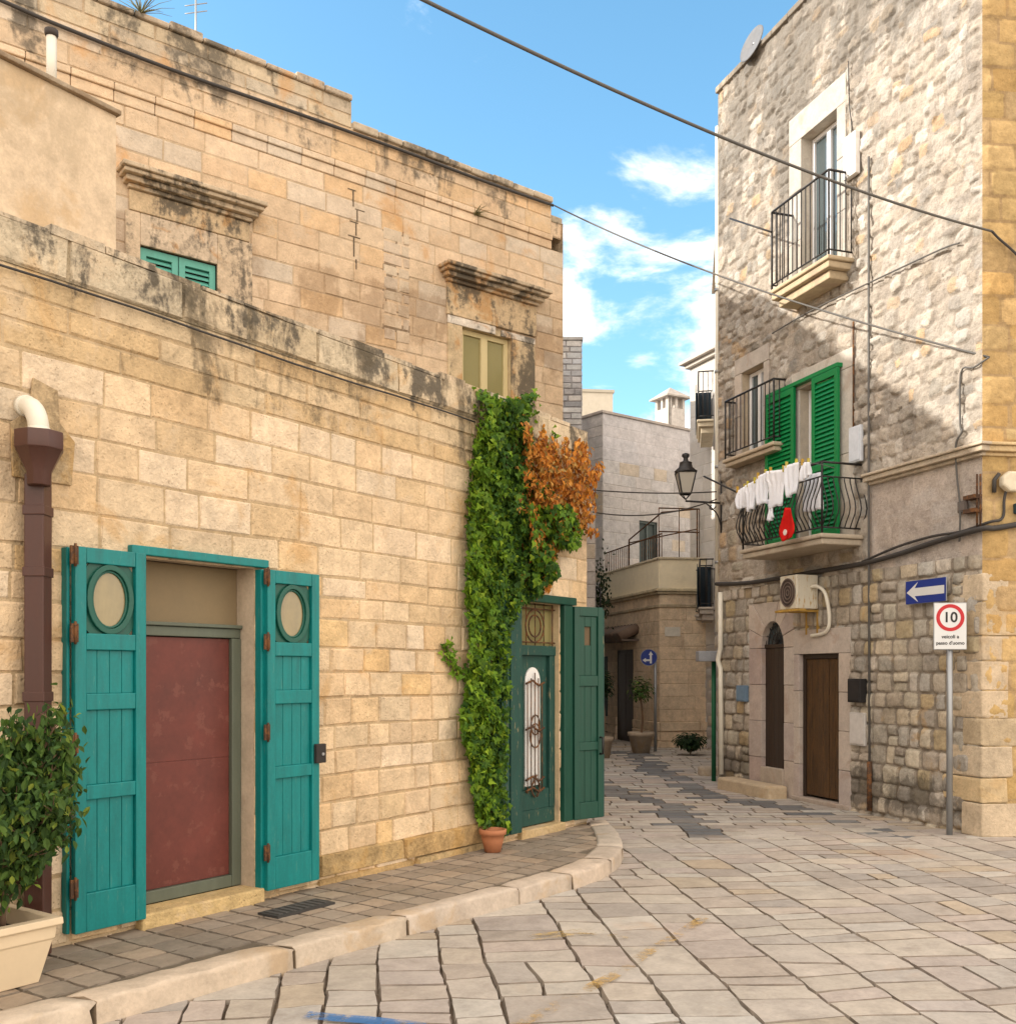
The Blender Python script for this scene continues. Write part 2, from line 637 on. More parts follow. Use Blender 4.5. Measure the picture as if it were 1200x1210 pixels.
def rubble_field(mb, fr, u0, u1, z0, z1, pal, mortar, rng, seed, rowh, bw, depth, res, holes=(), p=3.0, warp=.03, soft=.22, fill=(.86, 1.02), rot=.15, buried=.15, fine=.006, edges=((0, 0), (1, 0))):
    """an irregular stone wall as one relief: every stone a raised cell, mortar between"""
    nu, nz = int((u1 - u0) / res) + 1, int((z1 - z0) / res) + 1
    gu, gz = np.linspace(u0, u1, nu), np.linspace(z0, z1, nz)
    UU, ZZ = np.meshgrid(gu, gz, indexing='ij')
    WU = UU + warp * 2 * vnoise(UU, ZZ, 3.5, seed) + warp * 1.2 * vnoise(UU, ZZ, 11, seed + 1)
    WZ = ZZ + warp * 2 * vnoise(UU, ZZ, 3.1, seed + 2) + warp * 1.2 * vnoise(UU, ZZ, 12, seed + 3)
    best = np.full(UU.shape, 9.0)
    hgt = np.zeros(UU.shape)
    colr = np.empty(UU.shape + (3,))
    colr[:] = mortar
    z = z0 - .1
    while z < z1 + .1:
        h = rng.uniform(*rowh)
        u = u0 - rng.uniform(0, .3)
        while u < u1 + .1:
            w = rng.uniform(*bw)
            split = rng.random() < .16 and h > rowh[0] * 1.15
            for (ca, cb, cc, cd) in ([(u, u + w, z, z + h)] if not split else [(u, u + w, z, z + h * .48), (u, u + w, z + h * .5, z + h)]):
                cu, cz = (ca + cb) / 2 + rng.uniform(-.1, .1) * w * rot * 4, (cc + cd) / 2 + rng.uniform(-.1, .1) * h * rot * 4
                f = rng.uniform(*fill)
                hw, hh = (cb - ca) / 2 * f, (cd - cc) / 2 * f
                a0, a1 = max(0, int((cu - hw * 1.7 - u0) / res)), min(nu, int((cu + hw * 1.7 - u0) / res) + 2)
                b0, b1 = max(0, int((cz - hh * 1.8 - z0) / res)), min(nz, int((cz + hh * 1.8 - z0) / res) + 2)
                dep = depth * rng.uniform(.45, 1.3) * (.25 if rng.random() < buried else 1)
                r_ = rng.uniform(-rot, rot)
                pp = p * rng.uniform(.8, 1.3)
                tu, tz = rng.uniform(-.35, .35), rng.uniform(-.35, .35)
                col = np.array(pick(pal, rng, .12))
                if a0 >= a1 or b0 >= b1:
                    continue
                du, dz = WU[a0:a1, b0:b1] - cu, WZ[a0:a1, b0:b1] - cz
                x, y = (du + dz * r_) / hw, (dz - du * r_) / hh
                d = (np.abs(x) ** pp + np.abs(y) ** pp) ** (1 / pp)
                better = d < best[a0:a1, b0:b1]
                m = np.clip((1 + soft * .4 - d) / soft, 0, 1)
                m = m * m * (3 - 2 * m)
                hh_ = m * dep * (1 - .25 * np.clip(d, 0, 1) ** 2 + tu * x * .5 + tz * y * .5)
                sel = better
                best[a0:a1, b0:b1][sel] = d[sel]
                hgt[a0:a1, b0:b1][sel] = hh_[sel]
                k = np.clip(m * 1.4 - .2, 0, 1)[..., None] * (1.0 if dep > depth * .3 else .6)
                cc_ = np.array(mortar) * (1 - k) + col * k
                colr[a0:a1, b0:b1][sel] = cc_[sel]
            u += w
        z += h
    hgt = hgt + fine * 2 * vnoise(UU, ZZ, 9, seed + 5) + fine * 1.6 * vnoise(UU, ZZ, 26, seed + 6, 2)
    for h in holes:
        ins = (UU > h[0] - .004) & (UU < h[1] + .004) & (ZZ > h[2]) & (ZZ < h[3] + .004)
        hgt[ins] = np.minimum(hgt[ins], .004)
    for (e0, e1) in edges:
        hgt = hgt * np.clip((UU - u0) / .06 if e0 == 0 else (u1 - UU) / .06, 0, 1)
    base = len(mb.v)
    P0, D_, N_ = fr.o, fr.d, fr.n
    X = P0.x + D_.x * UU + N_.x * hgt
    Y = P0.y + D_.y * UU + N_.y * hgt
    mb.v += list(map(tuple, np.stack([X, Y, ZZ], -1).reshape(-1, 3)))
    cu, cz = (gu[:-1] + gu[1:]) / 2, (gz[:-1] + gz[1:]) / 2
    for i in range(nu - 1):
        for k in range(nz - 1):
            if any(h[0] + .03 < cu[i] < h[1] - .03 and h[2] - .05 < cz[k] < h[3] - .03 for h in holes):
                continue
            q = base + i * nz + k
            f = (q, q + nz, q + nz + 1, q + 1)
            mb.f.append(f if fr.side == 1 else f[::-1])
            mb.c.append(tuple(colr[i, k]))
            mb.sm.append(True)


# ------------------------------------------------------------------ foliage
LEAF_IVY = [(0, 0), (.42, -.05), (.5, .3), (.24, .42), (.0, 1.0), (-.24, .42), (-.5, .3), (-.42, -.05)]
LEAF_OVAL = [(0, 0), (.22, .25), (.26, .55), (0, 1.0), (-.26, .55), (-.22, .25)]


def leaves(mb, items, shape, rng):
    """items: (position, outward normal, size, colour)"""
    for (p, nrm, size, col) in items:
        nrm = Vector(nrm).normalized()
        down = Vector((rng.uniform(-.7, .7), rng.uniform(-.7, .7), -1)).normalized()
        y = (down - nrm * down.dot(nrm))
        if y.length < 1e-3:
            y = Vector((1, 0, 0))
        y.normalize()
        x = y.cross(nrm)
        b = len(mb.v)
        fold = rng.uniform(.05, .3)
        for (lx, ly) in shape:
            mb.v.append(tuple(p + (x * lx + y * (ly - .4) + nrm * (abs(lx) * fold - (ly - .4) ** 2 * .25)) * size))
        n = len(shape)
        mid = n // 2
        mb.f.append(tuple(b + i for i in range(0, mid + 1)))
        mb.f.append(tuple([b] + [b + i for i in range(mid, n)]))
        mb.c += [col, tuple(c_ * .9 for c_ in col)]
        mb.sm += [False, False]


def inside(poly, x, y):
    r = False
    n = len(poly)
    for i in range(n):
        x1, y1 = poly[i]
        x2, y2 = poly[(i + 1) % n]
        if (y1 > y) != (y2 > y) and x < (x2 - x1) * (y - y1) / (y2 - y1) + x1:
            r = not r
    return r


def sag(a, b, drop, n=24):
    a, b = Vector(a), Vector(b)
    return [a.lerp(b, i / n) - Vector((0, 0, drop * 4 * (i / n) * (1 - i / n))) for i in range(n + 1)]


def smooth_path(pts, n=6):
    pts = [Vector(p) for p in pts]
    out = []
    for i in range(len(pts) - 1):
        p0, p1, p2, p3 = pts[max(i - 1, 0)], pts[i], pts[i + 1], pts[min(i + 2, len(pts) - 1)]
        for k in range(n):
            t = k / n
            out.append(.5 * ((2 * p1) + (p2 - p0) * t + (2 * p0 - 5 * p1 + 4 * p2 - p3) * t * t + (3 * p1 - p0 - 3 * p2 + p3) * t ** 3))
    out.append(pts[-1])
    return out


def ellipse(u, z, ru, rz, n=28):
    return [(u + ru * math.cos(2 * math.pi * k / n), z + rz * math.sin(2 * math.pi * k / n)) for k in range(n)]

# ------------------------------------------------------------------ materials
M = {}
LICHEN, SOOT = (.085, .075, .06), (.05, .043, .035)
M['gold'] = stone_mat('golden_ashlar', [(3.30, 3.9, 9, LICHEN, .9, 2.7, .71), (2.85, 3.45, 9, (.11, .09, .06), .75, 1.7, .70)],
                      patch=((.54, .31, .11), .45, 1.9, .57), bump=1.0, dist=.022, mottle=.27, pit=9, smear=((.60, .47, .32), .6))
M['plinth'] = stone_mat('rough_plinth', patch=((.5, .3, .1), .5, 3, .5), bump=1.0, dist=.03, mottle=.5, pit=5)
M['upper'] = stone_mat('upper_ashlar', [(7.6, 8.8, 20, LICHEN, .8, 1.3, .70), (5.4, 6.6, 6.9, (.2, .11, .05), .4, .8, .66)],
                       patch=((.55, .28, .09), .5, 1.1, .58), bump=.7, dist=.018, mottle=.2, pit=7, smear=((.56, .45, .33), .5))
M['hood'] = stone_mat('hood_stone', [(2, 3, 20, LICHEN, .85, 2.6, .70)], patch=((.45, .22, .06), .6, 2.4, .52), bump=.6, dist=.015, mottle=.3)
M['plaster'] = stone_mat('old_plaster', [(5.2, 6.6, 20, (.42, .33, .22), .5, 1.0, .62)], patch=((.5, .33, .16), .5, 1.2, .52), bump=.35, dist=.02, mottle=.2, pit=4)
M['rubble'] = stone_mat('pale_rubble', [(5.0, 9.4, 20, (.16, .145, .125), .75, .8, .64)], patch=((.5, .30, .12), .5, 1.6, .64), bump=1.0, dist=.026, mottle=.34, pit=10)
M['squared'] = stone_mat('squared_rubble', [(.0, .2, .4, SOOT, .6, 2.2, .6)], patch=((.46, .28, .10), .5, 2.6, .60), bump=.9, dist=.016, mottle=.34, pit=8)
M['corner'] = stone_mat('corner_ashlar', patch=((.52, .31, .11), .35, 1.7, .58), bump=.8, dist=.018, mottle=.27)
M['surround'] = stone_mat('door_surround', patch=((.36, .26, .2), .5, 3, .55), bump=.35, dist=.008, mottle=.18)
M['grey'] = stone_mat('grey_masonry', patch=((.42, .25, .12), .4, .9, .62), bump=.5, dist=.02, mottle=.25)
M['white_wall'] = stone_mat('limewash', grime=((.33, .29, .24), .5, .8, .52), bump=.25, dist=.01, mottle=.1)
M['cream'] = stone_mat('cream_render', bump=.15, dist=.006, mottle=.08, grime=((.42, .36, .24), .35, 1.2, .55))
M['paving'] = stone_mat('paving_stone', patch=((.40, .27, .17), .45, .9, .58), bump=.4, dist=.008, mottle=.2, pit=7, rough=.78,
                        grime=((.22, .185, .155), .5, 2.4, .55))
M['basalt'] = stone_mat('sidewalk_paver', bump=.3, dist=.006, mottle=.22, rough=.75, grime=((.2, .155, .1), .5, 1.4, .54))
M['kerb'] = stone_mat('kerb_stone', patch=((.42, .29, .16), .5, 2.1, .52), bump=.5, dist=.01, mottle=.2, rough=.75)
TEAL, DTEAL, GREEN, BGREEN = (.0, .175, .172), (.008, .085, .06), (.008, .058, .038), (.0, .19, .05)
M['teal'] = paint_mat('teal_paint', TEAL, .45, .3, wear=((.07, .23, .20), .60, .4))
M['teal_dark'] = paint_mat('dark_teal_paint', DTEAL, .4, .15)
M['aqua'] = paint_mat('aqua_paint', (.10, .36, .29), .5, .15)
M['green'] = paint_mat('bottle_green_paint', GREEN, .42, .22, wear=((.20, .20, .13), .70, .6))
M['green_old'] = paint_mat('peeling_green_paint', (.012, .058, .046), .55, .3, wear=((.3, .24, .13), .60, .75))
M['bright_green'] = paint_mat('bright_green_paint', BGREEN, .4, .08)
M['maroon'] = paint_mat('maroon_board', (.125, .030, .022), .5, .34, scale=3, grain=False, wear=((.17, .055, .04), .56, .6))
M['tan_board'] = paint_mat('tan_board', (.21, .155, .085), .7, .12, grain=False)
M['frame_grey'] = paint_mat('grey_green_frame', (.10, .115, .085), .5, .15)
M['cream_wood'] = paint_mat('cream_window_paint', (.6, .5, .27), .5, .1)
M['white_pvc'] = paint_mat('white_frame', (.72, .72, .72), .35, .05)
M['brown_metal'] = paint_mat('brown_downpipe', (.075, .032, .024), .4, .16, metallic=.0)
M['pvc'] = paint_mat('white_pipe', (.7, .66, .56), .4, .08, grain=False)
M['iron'] = paint_mat('black_iron', (.018, .016, .016), .5, .2, grain=False)
M['rust'] = paint_mat('rusty_iron', (.07, .035, .018), .8, .35, wear=((.17, .07, .02), .5, .8), grain=False)
M['zinc'] = paint_mat('grey_metal', (.30, .31, .32), .42, .12, metallic=.6, grain=False)
M['cable'] = paint_mat('cable_sheath', (.045, .04, .037), .7, .15, grain=False)
M['cable_light'] = paint_mat('grey_cable', (.10, .095, .088), .7, .15, grain=False)
M['col'] = col_mat('coloured')
M['cloth'] = col_mat('cloth', .9, .05, 40, .1, .15)
M['wood'] = paint_mat('brown_wood', (.072, .035, .011), .6, .7, scale=5, wear=((.03, .018, .01), .55, .7))
M['dark_wood'] = paint_mat('dark_wood', (.028, .016, .01), .5, .3, scale=5)
M['glass'] = glass_mat('window_glass', (.10, .13, .14), .35, .05)
M['glass_tan'] = paint_mat('oval_glass', (.27, .215, .11), .22, .30, scale=2.2, spec=.6)
M['glass_warm'] = glass_mat('dusty_glass', (.28, .25, .11), .1, .12, .5)
M['curtain'] = paint_mat('white_curtain', (.72, .72, .70), .8, .06)
M['terracotta'] = paint_mat('terracotta', (.42, .17, .08), .8, .2, grain=False)
M['cream_pot'] = paint_mat('cream_plastic', (.66, .53, .36), .5, .06, grain=False)
M['soil'] = paint_mat('soil', (.035, .024, .015), .95, .4, grain=False)
M['leaf'] = leaf_mat('leaf')
M['dead_leaf'] = leaf_mat('dead_leaf', .3, .7)
M['bark'] = paint_mat('bark', (.16, .10, .06), .9, .3, grain=False)

# ------------------------------------------------------------------ the ground
mb = MB()
mb.quad([(-400, -400, -.06), (400, -400, -.06), (400, 400, -.06), (-400, 400, -.06)], (.33, .28, .23))
tag(mb.build('ground', M['paving']), kind='structure')

rng = random.Random(11)
mb = MB()
PAV = [((0.378, 0.339, 0.294), 5), ((0.353, 0.312, 0.27), 4), ((0.395, 0.353, 0.299), 3), ((0.37, 0.321, 0.283), 3), ((0.378, 0.316, 0.242), 1.4), ((0.311, 0.279, 0.247), 1.2), ((0.412, 0.381, 0.335), 2)]
DIRT = (.13, .095, .065)


class Ground:
    """paving frame: a along the courses (away from the camera), b across"""
    def __init__(s, ang, z):
        s.d = Vector((math.sin(ang), math.cos(ang), 0))
        s.n = Vector((s.d.y, -s.d.x, 0))
        s.zz = z

    def P(s, a, b, z):
        return s.d * a + s.n * b + Vector((0, 0, s.zz + z))


def warp_ground(q):
    x, y = q.x, q.y
    return q + Vector((.014 * math.sin(1.3 * x + .9 * y) + .007 * math.sin(5.3 * y - 1.7 * x), .013 * math.sin(1.1 * y - 1.7 * x + 1) + .006 * math.sin(6.1 * x + 2.2 * y), 0))


def slab(mb, pts, col, rng, h=.010, tilt=.0028, g=.010, warped=True, dirt=DIRT):
    """a paving slab from 4 corner points (counter-clockwise) with worn rounded edges"""
    p = [warp_ground(Vector(q)) for q in pts] if warped else [Vector(q) for q in pts]
    tl = [rng.uniform(-tilt, tilt) for _ in range(4)]
    base = len(mb.v)
    lw = (p[1] - p[0]).length
    ll = (p[3] - p[0]).length
    ew, el = min(.3, .007 / max(lw, .05)), min(.3, .007 / max(ll, .05))
    gu = (0, ew, .34, .66, 1 - ew, 1)
    gv = (0, el, .34, .66, 1 - el, 1)
    for i, a in enumerate(gu):
        for k, b in enumerate(gv):
            q = p[0] * (1 - a) * (1 - b) + p[1] * a * (1 - b) + p[2] * a * b + p[3] * (1 - a) * b
            t = tl[0] * (1 - a) * (1 - b) + tl[1] * a * (1 - b) + tl[2] * a * b + tl[3] * (1 - a) * b
            edge = i in (0, 5) or k in (0, 5)
            z = -.016 if edge else h + t + rng.uniform(-.0008, .0008) - (.002 if i in (1, 4) or k in (1, 4) else 0)
            jx = rng.uniform(-.006, .006)
            mb.v.append((q.x + jx, q.y + rng.uniform(-.006, .006), q.z + z))
    for i in range(5):
        for k in range(5):
            mb.f.append((base + i * 6 + k, base + (i + 1) * 6 + k, base + (i + 1) * 6 + k + 1, base + i * 6 + k + 1))
            rim = i in (0, 4) or k in (0, 4)
            mb.c.append(tuple(a_ * .45 + b_ * .55 for a_, b_ in zip(col, dirt)) if rim else col)
            mb.sm.append(False)


# bedding dirt under all slabs
mb.quad([(-14, -6, -.018), (16, -6, -.018), (16, 30, -.018), (-14, 30, -.018)], DIRT)
gr = Ground(R(-6.8), 0)
y_split = 9.7
b = -7.0
while b < 11.5:
    w_ = rng.choice((.25, .30, .36, .42, .50)) * rng.uniform(.94, 1.06)
    a = 1.2 + rng.uniform(0, .6)
    b2 = b + w_
    jl = 0
    while True:
        l_ = rng.choice((.16, .20, .24, .29, .36)) * rng.uniform(.9, 1.1)
        if rng.random() < .12:
            l_ *= 1.5
        a2 = a + l_
        c_ = gr.P((a + a2) / 2, (b + b2) / 2, 0)
        lim = y_split + .25 * math.sin(b * 1.7) + .12 * c_.x * 0
        if a2 > lim + .9 * 0 + .35:
            break
        jt = rng.uniform(-.03, .03)
        g = rng.uniform(.002, .005)
        k = [rng.uniform(-.005, .005) for _ in range(8)]
        pts = [gr.P(a + g + jl + k[0], b + g + k[1], 0), gr.P(a + g - jl + k[2], b2 - g + k[3], 0),
               gr.P(a2 - g - jt + k[4], b2 - g + k[5], 0), gr.P(a2 - g + jt + k[6], b + g + k[7], 0)]
        jl = jt
        # split a few slabs across, as the photograph's broken ones
        col = pick(PAV, rng, .07)
        if w_ > .38 and rng.random() < .24:
            m_ = rng.uniform(.38, .62)
            pa, pb = Vector(pts[0]).lerp(Vector(pts[1]), m_), Vector(pts[3]).lerp(Vector(pts[2]), m_ + rng.uniform(-.05, .05))
            gg = Vector((.004, 0, 0))
            slab(mb, [pts[0], pa - gg, pb - gg, pts[3]], col, rng)
            slab(mb, [pa + gg, pts[1], pts[2], pb + gg], pick(PAV, rng, .07), rng)
        else:
            slab(mb, pts, col, rng)
        a = a2
    b = b2
tag(mb.build('square_paving', M['paving']), kind='structure')

# the alley: smaller setts laid across, dark basalt ribbons
mb = MB()
BANDS = [([ground(*p) for p in ((690, 925), (735, 937), (790, 955), (815, 975), (865, 993))], .42),
         ([ground(*p) for p in ((745, 893), (775, 908), (805, 930), (850, 943))], .42),
         ([ground(*p) for p in ((850, 943), (915, 953), (965, 965), (1000, 980), (1060, 994))], .30),
         ([ground(*p) for p in ((690, 893), (720, 889), (760, 893))], .5)]


def band_dist(p):
    best = 9
    for pts, wd in BANDS:
        for s0, s1 in zip(pts, pts[1:]):
            ab = s1 - s0
            t = max(0, min(1, (p - s0).dot(ab) / ab.length_squared))
            best = min(best, ((p - s0 - ab * t).length) / wd)
    return best


a = y_split + .05
row = 0
while a < 27:
    h_ = rng.uniform(.17, .24) if a < 14 else rng.uniform(.22, .3)
    b = (-1.5 if a > 9 else 0) + rng.uniform(0, .3)
    while b < 12.5:
        l_ = rng.uniform(.28, .55)
        pc = Vector((b + l_ / 2, a + h_ / 2, 0))
        dark = band_dist(pc) < .52
        col = pick([((.15, .15, .148), 3), ((.18, .175, .168), 2), ((.13, .132, .135), 2)] if dark else PAV, rng, .08)
        g = rng.uniform(.003, .006)
        sl = -.06 * 0
        pts = [(b + g, a + g, 0), (b + l_ - g, a + g, 0), (b + l_ - g, a + h_ - g, 0), (b + g, a + h_ - g, 0)]
        slab(mb, pts, col, rng, .009, .003)
        b += l_
    a += h_
tag(mb.build('alley_paving', M['paving']), kind='structure')

# ------------------------------------------------------------------ frames of the walls
L = Frame((-2.618, 5.236), (.71, 1))
RW = Frame((4.459, 10.27), (-.3375, 1), -1)
LEND = L.u(693)

# ------------------------------------------------------------------ sidewalk and kerb
SWZ = .12
INNER = [(-4.6, 1.45), (-3.3, 3.08), (-1.745, 5.007), (-.91, 6.05), (-.366, 6.70), (.10, 7.28), (.50, 7.90), (.74, 8.60), (.80, 9.35), (.79, 10.05)]
OUTER = [(-4.42, 1.31), (-3.12, 2.94), (-1.50, 4.92), (-.70, 5.92), (-.19, 6.57), (.30, 7.14), (.78, 7.78), (1.03, 8.52), (1.09, 9.35), (1.05, 10.3)]
inn = smooth_path([(x, y, SWZ) for x, y in INNER], 14)
outr = smooth_path([(x, y, SWZ) for x, y in OUTER], 14)
outr = [a_.lerp(b_, .74) for a_, b_ in zip(inn, outr)]
mb = MB()
poly = [tuple(p.xy) for p in inn]
wall_line = [L.P(u, -.05, 0) for u in (LEND, 3, 0, -4.6)]
mb.quad([(*p, SWZ - .012) for p in poly] + [(p.x, p.y, SWZ - .012) for p in wall_line], (.14, .115, .085))
sg = Ground(math.atan2(L.d.x, L.d.y), SWZ - .012)
polyx = poly + [tuple(p.xy) for p in wall_line]
au = -5.0
o0 = L.o
while au < 7.2:
    bv = -.02
    while bv < 2.4:
        sz_ = .2
        cc = L.P(au + sz_ / 2, bv + sz_ / 2, 0)
        corners = [L.P(au + du, bv + dv, 0) for du, dv in ((0, 0), (0, sz_), (sz_, sz_), (sz_, 0))]
        if inside(polyx, cc.x, cc.y):
            g = .003
            ptsq = [L.P(au + du, bv + dv, SWZ - .012) for du, dv in ((g, g), (g, sz_ - g), (sz_ - g, sz_ - g), (sz_ - g, g))]
            slab(mb, [ptsq[0], ptsq[1], ptsq[2], ptsq[3]][::-1], pick([((.275, .225, .175), 3), ((.235, .195, .152), 2), ((.31, .25, .19), 2)], rng, .1), rng, .010, .002, warped=False, dirt=(.12, .1, .08))
        bv += sz_
    au += .2
tag(mb.build('sidewalk', M['basalt']), kind='structure')

mb = MB()
rng = random.Random(5)
n = len(inn)
acc, start = 0.0, 0
cum = [0]
for i in range(1, n):
    cum.append(cum[-1] + (inn[i] - inn[i - 1]).length)


def at_len(path, s):
    for i in range(1, n):
        if cum[i] >= s or i == n - 1:
            t = (s - cum[i - 1]) / max(cum[i] - cum[i - 1], 1e-6)
            return path[i - 1].lerp(path[i], max(0, min(1, t)))


s_ = 0.0
while s_ < cum[-1] - .1:
    ln = rng.uniform(.55, 1.25)
    e_ = min(s_ + ln, cum[-1])
    col = pick([((.45, .38, .31), 3), ((.41, .35, .285), 2), ((.48, .405, .32), 1)], rng, .08)
    m_ = max(4, int(ln / .08))
    base = len(mb.v)
    prof = [(0, -.14), (0, .004), (.10, .007), (.5, .010), (.90, .008), (.985, -.001), (1.0, -.014), (1.03, -.16)]
    tl = rng.uniform(-.008, .008)
    sk = rng.uniform(-.012, .012)
    for i in range(m_ + 1):
        t = i / m_
        q = s_ + .006 + (e_ - s_ - .012) * t
        pi, po = at_len(inn, q), at_len(outr, q)
        chip = .010 if i in (0, m_) else 0
        for (f_, z) in prof:
            p = pi.lerp(po, f_ + (sk * .2 if f_ > .4 else 0))
            w1 = rng.uniform(-.007, .007) if .1 < f_ else 0
            if f_ > .85 and z > -.05 and rng.random() < .08:
                z -= .016
                w1 -= .012
            mb.v.append((p.x + w1, p.y + w1, p.z + z + tl * (f_ - .5) - (chip if z > -.05 else 0) + rng.uniform(-.004, .004)))
    k = len(prof)
    for i in range(m_):
        for j in range(k - 1):
            mb.f.append((base + i * k + j, base + i * k + j + 1, base + (i + 1) * k + j + 1, base + (i + 1) * k + j))
            mb.c.append(col)
            mb.sm.append(True)
    for i, rev in ((0, True), (m_, False)):
        ids = [base + i * k + j for j in range(k)]
        mb.f.append(tuple(ids if rev else ids[::-1]))
        mb.c.append((.2, .15, .1))
        mb.sm.append(False)
    s_ = e_
tag(mb.build('kerb', M['kerb'], recalc=True), kind='structure')


# worn paint on the slabs
def worn_paint(name, label, pts, width, col, thr, seed):
    m, t = mat_(name)
    co = t.n('ShaderNodeTexCoord').outputs['Object']
    nz = t.math('ADD', t.math('MULTIPLY', t.noise(co, 2.2, 4, .6, .3), .5), t.math('MULTIPLY', t.noise(co, 14.0, 8, .75, .3), .5))
    edge = t.n('ShaderNodeVertexColor', {'layer_name': 'Col'}).outputs[0]
    k = t.math('MULTIPLY', t.ramp(t.math('ADD', nz, t.math('MULTIPLY', edge, .18)), thr, thr + .14), .8)
    out = t.n('ShaderNodeOutputMaterial')
    b_ = t.n('ShaderNodeBsdfPrincipled', None, Base_Color=(*col, 1), Roughness=.7)
    tr = t.n('ShaderNodeBsdfTransparent')
    mx = t.n('ShaderNodeMixShader', None, i0=k, i1=tr.outputs[0], i2=b_.outputs[0])
    t.t.links.new(mx.outputs[0], out.inputs[0])
    mb = MB()
    path = smooth_path(pts, 8)
    for i in range(len(path) - 1):
        d_ = (path[i + 1] - path[i]).normalized()
        s = Vector((d_.y, -d_.x, 0))
        for (e0, e1, c0) in ((-1, -.4, 0), (-.4, .4, 1), (.4, 1, 0)):
            mb.quad([path[i] + s * width * e0, path[i] + s * width * e1, path[i + 1] + s * width * e1, path[i + 1] + s * width * e0], (c0,) * 3)
    o = mb.build('painted_line', m)
    tag(o, label, 'road marking')


ZP = .021
worn_paint('yellow_line', 'worn yellow paint line curving across the pale paving slabs',
           [ground(x, y, ZP) for x, y in ((560, 1235), (640, 1197), (700, 1165), (735, 1147), (760, 1128), (800, 1105), (835, 1082))], .10, (.46, .29, .08), .655, 1)
worn_paint('yellow_trace', 'faint yellow paint trace beside the kerb on the paving',
           [ground(x, y, ZP) for x, y in ((625, 1108), (660, 1104), (700, 1101), (735, 1110))], .16, (.46, .32, .10), .655, 2)
worn_paint('blue_line', 'worn blue paint patch at the bottom edge of the paving',
           [ground(x, y, ZP) for x, y in ((360, 1199), (400, 1203), (440, 1206), (500, 1213))], .12, (.03, .15, .38), .60, 3)

# ------------------------------------------------------------------ the low golden house with the teal shutters
rng = random.Random(3)
low = thing('low_house', 'low golden stone house with teal shutters and a green corner door along the sidewalk', 'house', L.P(2, 0, 0))
GOLD = [((.62, .465, .295), 6), ((.645, .495, .325), 4), ((.61, .445, .265), 3), ((.60, .42, .22), .9), ((.65, .52, .37), 2.4), ((.57, .44, .295), 2)]
GMORT = (.46, .345, .21)
U0 = -6.0
D1 = (L.u(163), L.u(300), -.2, 2.28)
D2 = (L.u(612), L.u(660), -.2, 2.24)
mb = MB()
courses(mb, L, U0, LEND, -.05, 1.98, GOLD, rng, (.185, .22), (.17, .36), .007, .012, (D1, D2), (), wob=.004, mortar=GMORT, jit=.09)
courses(mb, L, U0, LEND, 1.98, 3.30, GOLD, rng, (.215, .26), (.24, .5), .004, .006, (D1, D2), (2.275,), wob=.004, mortar=GMORT, jit=.06)
courses(mb, L, U0, LEND, 3.30, 3.73, [((.57, .44, .28), 4), ((.54, .39, .22), 2)], rng, (.2, .23), (.4, .7), .006, .010, (), (), mortar=GMORT, jit=.05)
mb.build('wall', M['gold'], low)
mb = MB()
courses(mb, L, U0, LEND, 3.73, 3.97, [((.57, .47, .33), 4), ((.53, .43, .29), 2), ((.60, .49, .34), 2)], rng, (.23, .25), (.45, .75), .010, .015, (), (), mortar=(.36, .29, .19), jit=.08, o=.006, skew=.014)
for i in range(36):                                        # worn coping stones along the top
    a = U0 + (LEND - U0) * i / 36
    b = U0 + (LEND - U0) * (i + 1) / 36
    h = rng.uniform(-.012, .028)
    mb.box(L, a + .004, b - .004, -.34, .008 + rng.uniform(0, .014), 3.955 + rng.uniform(0, .006), 3.985 + h, pick([((.54, .45, .33), 2), ((.48, .39, .28), 1)], rng))
mb.build('coping', M['gold'], low)
# plinth of rough stone between the doors
mb = MB()
courses(mb, L, L.u(374), L.u(572), .0, .335, [((.42, .29, .14), 2), ((.46, .33, .17), 2)], rng, (.3, .34), (.8, 1.4), .004, .05, (), (), mortar=(.4, .28, .14), skew=.012)
mb.build('plinth', M['plinth'], low)
# roof terrace, end wall, back wall
mb = MB()
LE = Frame(tuple(L.P(LEND, .0, 0).xy), (-.815, .58), -1)
courses(mb, LE, 0, 3.2, -.05, 3.97, GOLD, rng, (.22, .27), (.3, .5), .007, .01, (), (), mortar=GMORT)
mb.build('end_wall', M['gold'], low)
mb = MB()
p = [L.P(U0, -.33, 3.7), L.P(LEND, -.02, 3.7), LE.P(3.2, -.02, 3.7), L.P(U0, -3.0, 3.7)]
mb.quad(p, (.4, .34, .26))
mb.quad([L.P(U0, -.33, 3.7), L.P(LEND, -.33, 3.7), L.P(LEND, -.33, 3.96), L.P(U0, -.33, 3.96)], (.4, .34, .26))
mb.quad([L.P(U0, 0, 0), L.P(U0, 0, 3.97), L.P(U0, -3, 3.97), L.P(U0, -3, 0)], (.4, .34, .26))
mb.build('terrace', M['plaster'], low)
# mortar patch behind the downpipe elbow
mb = MB()
pu = L.u(45)
pu = L.u(47)
mb.prism(L, [(pu - .16, 2.62), (pu + .17, 2.62), (pu + .19, 2.86), (pu + .1, 2.95), (pu + .09, 3.12), (pu - .05, 3.16), (pu - .07, 2.98), (pu - .17, 2.9)], .010, .024, (.46, .34, .2))
mb.build('mortar_patch', M['plinth'], low, .004)
# sills
mb = MB()
mb.box(L, D1[0] - .02, D1[1] + .03, -.14, .075, .0, .205, (.56, .41, .2))
mb.build('door_sill', M['gold'], low, .012)
mb = MB()
mb.box(L, D2[0] - .02, D2[1] + .03, -.1, .06, .0, .19, (.5, .37, .2))
mb.build('door_sill', M['gold'], low, .012)
